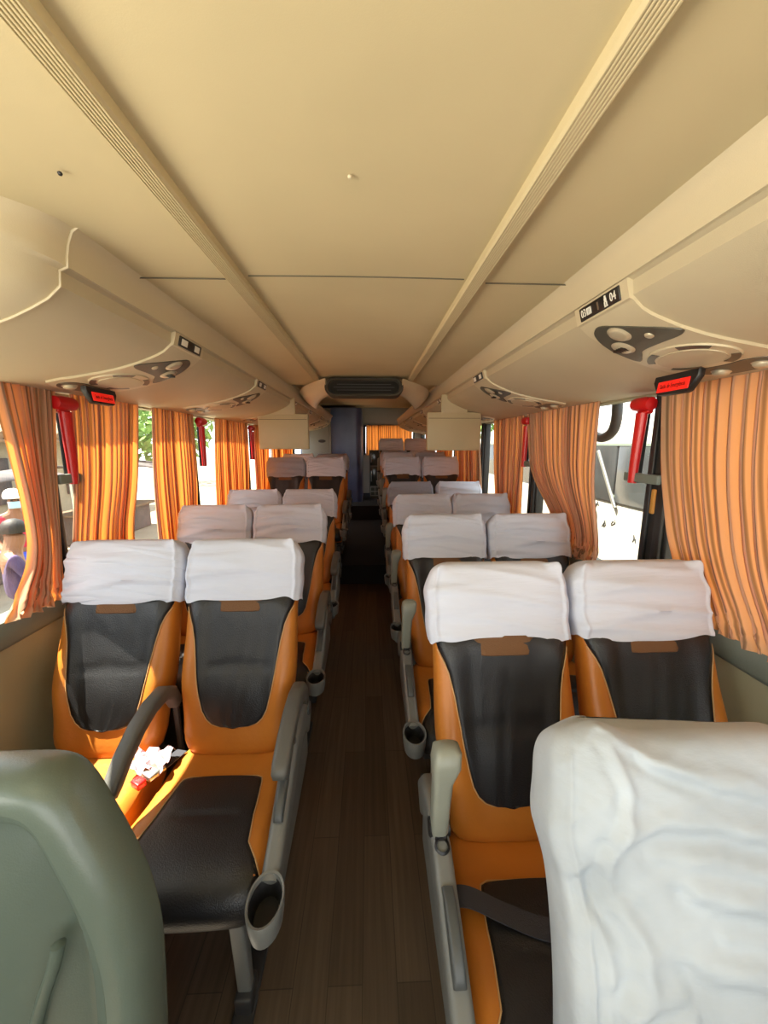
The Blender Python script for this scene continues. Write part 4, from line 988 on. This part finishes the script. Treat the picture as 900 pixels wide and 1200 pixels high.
def tree(x, y, h_, label, seed):
    rnd = random.Random(seed); t = empty('tree', (x, y, -0.75), label, 'tree', 'trees outside')
    b = MB(); b.tube([(0, 0, 0), (0.05, 0.1, h_ * 0.3), (-0.05, 0.05, h_ * 0.6)], [0.16, 0.12, 0.07], 10); b.build('trunk', 'bark', t)
    b = MB()
    for k in range(900):
        a, e_, r_ = rnd.uniform(0, 2 * PI), math.acos(rnd.uniform(-1, 1)), rnd.uniform(0.3, 1) ** 0.5
        c = Vector((h_ * 0.34 * r_ * cos(a) * sin(e_), h_ * 0.34 * r_ * sin(a) * sin(e_), h_ * 0.68 + h_ * 0.30 * r_ * cos(e_)))
        q = Vector((rnd.uniform(-1, 1), rnd.uniform(-1, 1), rnd.uniform(-1, 1))).normalized(); p = q.orthogonal().normalized(); l = rnd.uniform(.12, .26)
        b.add([c - q * l, c + p * l * .4, c + q * l, c - p * l * .4], [(0, 1, 2, 3)])
    b.build('foliage', 'leaf', t, smooth=False)
tree(-6.6, 12.9, 4.4, 'green tree showing through the narrow gaps of the left curtains', 1)
tree(-11.5, 24, 6.5, 'taller green tree farther back outside the left windows', 2)
tree(5.2, 14.5, 5.5, 'yellow-green tree showing between the right curtains', 3)

# two people at the market outside the left window
def skinned(name, joints, edges, m, parent, sub=2):
    me = bpy.data.meshes.new(name); me.from_pydata([j[0] for j in joints], edges, []); o = bpy.data.objects.new(name, me); COL.objects.link(o)
    o.modifiers.new('skin', 'SKIN'); lay = me.skin_vertices[0] if me.skin_vertices else None
    if lay is None:
        bm = bmesh.new(); bm.from_mesh(me); bm.verts.layers.skin.verify(); bm.to_mesh(me); bm.free(); lay = me.skin_vertices[0]
    for i, j in enumerate(joints):
        r_ = j[1] if isinstance(j[1], tuple) else (j[1], j[1]); lay.data[i].radius = r_; lay.data[i].use_root = (i == 0)
    md = o.modifiers.new('sub', 'SUBSURF'); md.levels = sub; md.render_levels = sub
    me.materials.append(M[m]); o.parent = parent
    for p in me.polygons: p.use_smooth = True
    return o
def person(loc, rz, label, seated, top, legs, cap, mask, scale=1.0):
    p = empty('person', loc, label, 'person'); p.rotation_euler = (0, 0, rz); p.scale = (scale,) * 3
    if seated:
        J = [((0, 0, .42), (.15, .12)), ((0, .03, .62), (.14, .10)), ((0, .05, .80), (.16, .10)), ((0, .04, .92), .06), ((0, .0, 1.00), (.075, .085)), ((0, -.01, 1.10), (.08, .09)),
             ((-.17, .05, .86), .05), ((-.22, -.05, .66), .042), ((-.14, -.25, .60), .032), ((-.12, -.33, .60), .03), ((.17, .05, .86), .05), ((.22, -.05, .66), .042), ((.14, -.25, .60), .032), ((.12, -.33, .60), .03),
             ((-.10, -.10, .42), .085), ((-.15, -.42, .46), .065), ((-.14, -.38, .10), .045), ((-.14, -.50, .04), .04), ((.10, -.10, .42), .085), ((.15, -.42, .46), .065), ((.14, -.38, .10), .045), ((.14, -.50, .04), .04)]
    else:
        J = [((0, 0, .92), (.14, .11)), ((0, 0, 1.12), (.13, .10)), ((0, .0, 1.35), (.16, .11)), ((0, .0, 1.48), .055), ((0, -.01, 1.56), (.072, .085)), ((0, -.01, 1.66), (.078, .09)),
             ((-.18, .0, 1.40), .052), ((-.24, .0, 1.14), .042), ((-.20, -.18, 1.0), .033), ((-.18, -.26, .99), .03), ((.18, 0, 1.40), .052), ((.24, 0, 1.14), .042), ((.20, -.18, 1.0), .033), ((.18, -.26, .99), .03),
             ((-.09, 0, .85), .085), ((-.10, -.02, .48), .06), ((-.10, .02, .10), .042), ((-.10, -.12, .04), .04), ((.09, 0, .85), .085), ((.10, -.02, .48), .06), ((.10, .02, .10), .042), ((.10, -.12, .04), .04)]
    E = [(0, 1), (1, 2), (2, 3), (3, 4), (4, 5), (2, 6), (6, 7), (7, 8), (8, 9), (2, 10), (10, 11), (11, 12), (12, 13), (0, 14), (14, 15), (15, 16), (16, 17), (0, 18), (18, 19), (19, 20), (20, 21)]
    skinned('body', J, E, 'skin', p)
    g = 1.18
    sel = [0, 1, 2, 6, 7, 10, 11]; mp = {k: i for i, k in enumerate(sel)}
    skinned('shirt', [(J[k][0], tuple(x * g for x in (J[k][1] if isinstance(J[k][1], tuple) else (J[k][1],) * 2))) for k in sel], [(mp[a], mp[c]) for a, c in ((0, 1), (1, 2), (2, 6), (6, 7), (2, 10), (10, 11))], top, p)
    sel = [0, 14, 15, 16, 18, 19, 20]; mp = {k: i for i, k in enumerate(sel)}
    skinned('skirt' if seated else 'trousers', [(J[k][0], tuple(x * 1.25 for x in (J[k][1] if isinstance(J[k][1], tuple) else (J[k][1],) * 2))) for k in sel], [(mp[a], mp[c]) for a, c in ((0, 14), (14, 15), (15, 16), (0, 18), (18, 19), (19, 20))], legs, p)
    hz = J[5][0]
    b = MB(); b.lathe([(0.098, -0.01), (0.104, 0.02), (0.096, 0.06), (0.07, 0.10), (0.03, 0.12), (0.0005, 0.122)], (hz[0], hz[1] + .01, hz[2] + .0), n=20); 
    if cap: b.box((hz[0], hz[1] - .12, hz[2] + .005), (.14, .11, .012), bev=0.005)
    b.build('cap' if cap else 'hair', 'capwhite' if cap else 'hair', p)
    for s_ in (-1, 1):
        b = MB(); b.lathe([(0.0005, 0), (.012, .002), (.008, .008), (.0005, .010)], (s_ * .032, hz[1] - .088, hz[2] - .03), (0, -1, 0), 10); b.build('eye', 'hair', p)
    if mask:
        b = MB(); b.grid(lambda u, v: (0.075 * sin((u - .5) * 2.6), hz[1] - .075 - 0.035 * cos((u - .5) * 2.6), hz[2] - .135 + .09 * v), 8, 5); b.build('face_mask', 'maskblue', p, solid=0.003)
    else:
        b = MB(); b.lathe([(.016, 0), (.010, .016), (.0005, .022)], (0, hz[1] - .088, hz[2] - .06), (0, -1, -.2), 8); b.build('nose', 'skin', p)
    return p
person((-4.75, 5.3, -0.75), 0.9, 'standing person outside in a white cap, pale blue mask and crimson shirt', False, 'redcloth', 'bluecloth', True, True)
person((-3.35, 3.70, -0.30), 2.4, 'seated person outside in a purple top and orange-yellow skirt', True, 'purple', 'skirt', False, False, 1.0)
b = MB(); b.box((-3.35, 3.72, -0.41), (0.6, 0.5, 0.66), bev=0.03); b.box((-3.35, 3.72, -0.06), (0.52, 0.42, 0.03), bev=0.01)
tag(b.build('stool', 'bark'), 'brown crate stool under the seated person outside', 'stool')
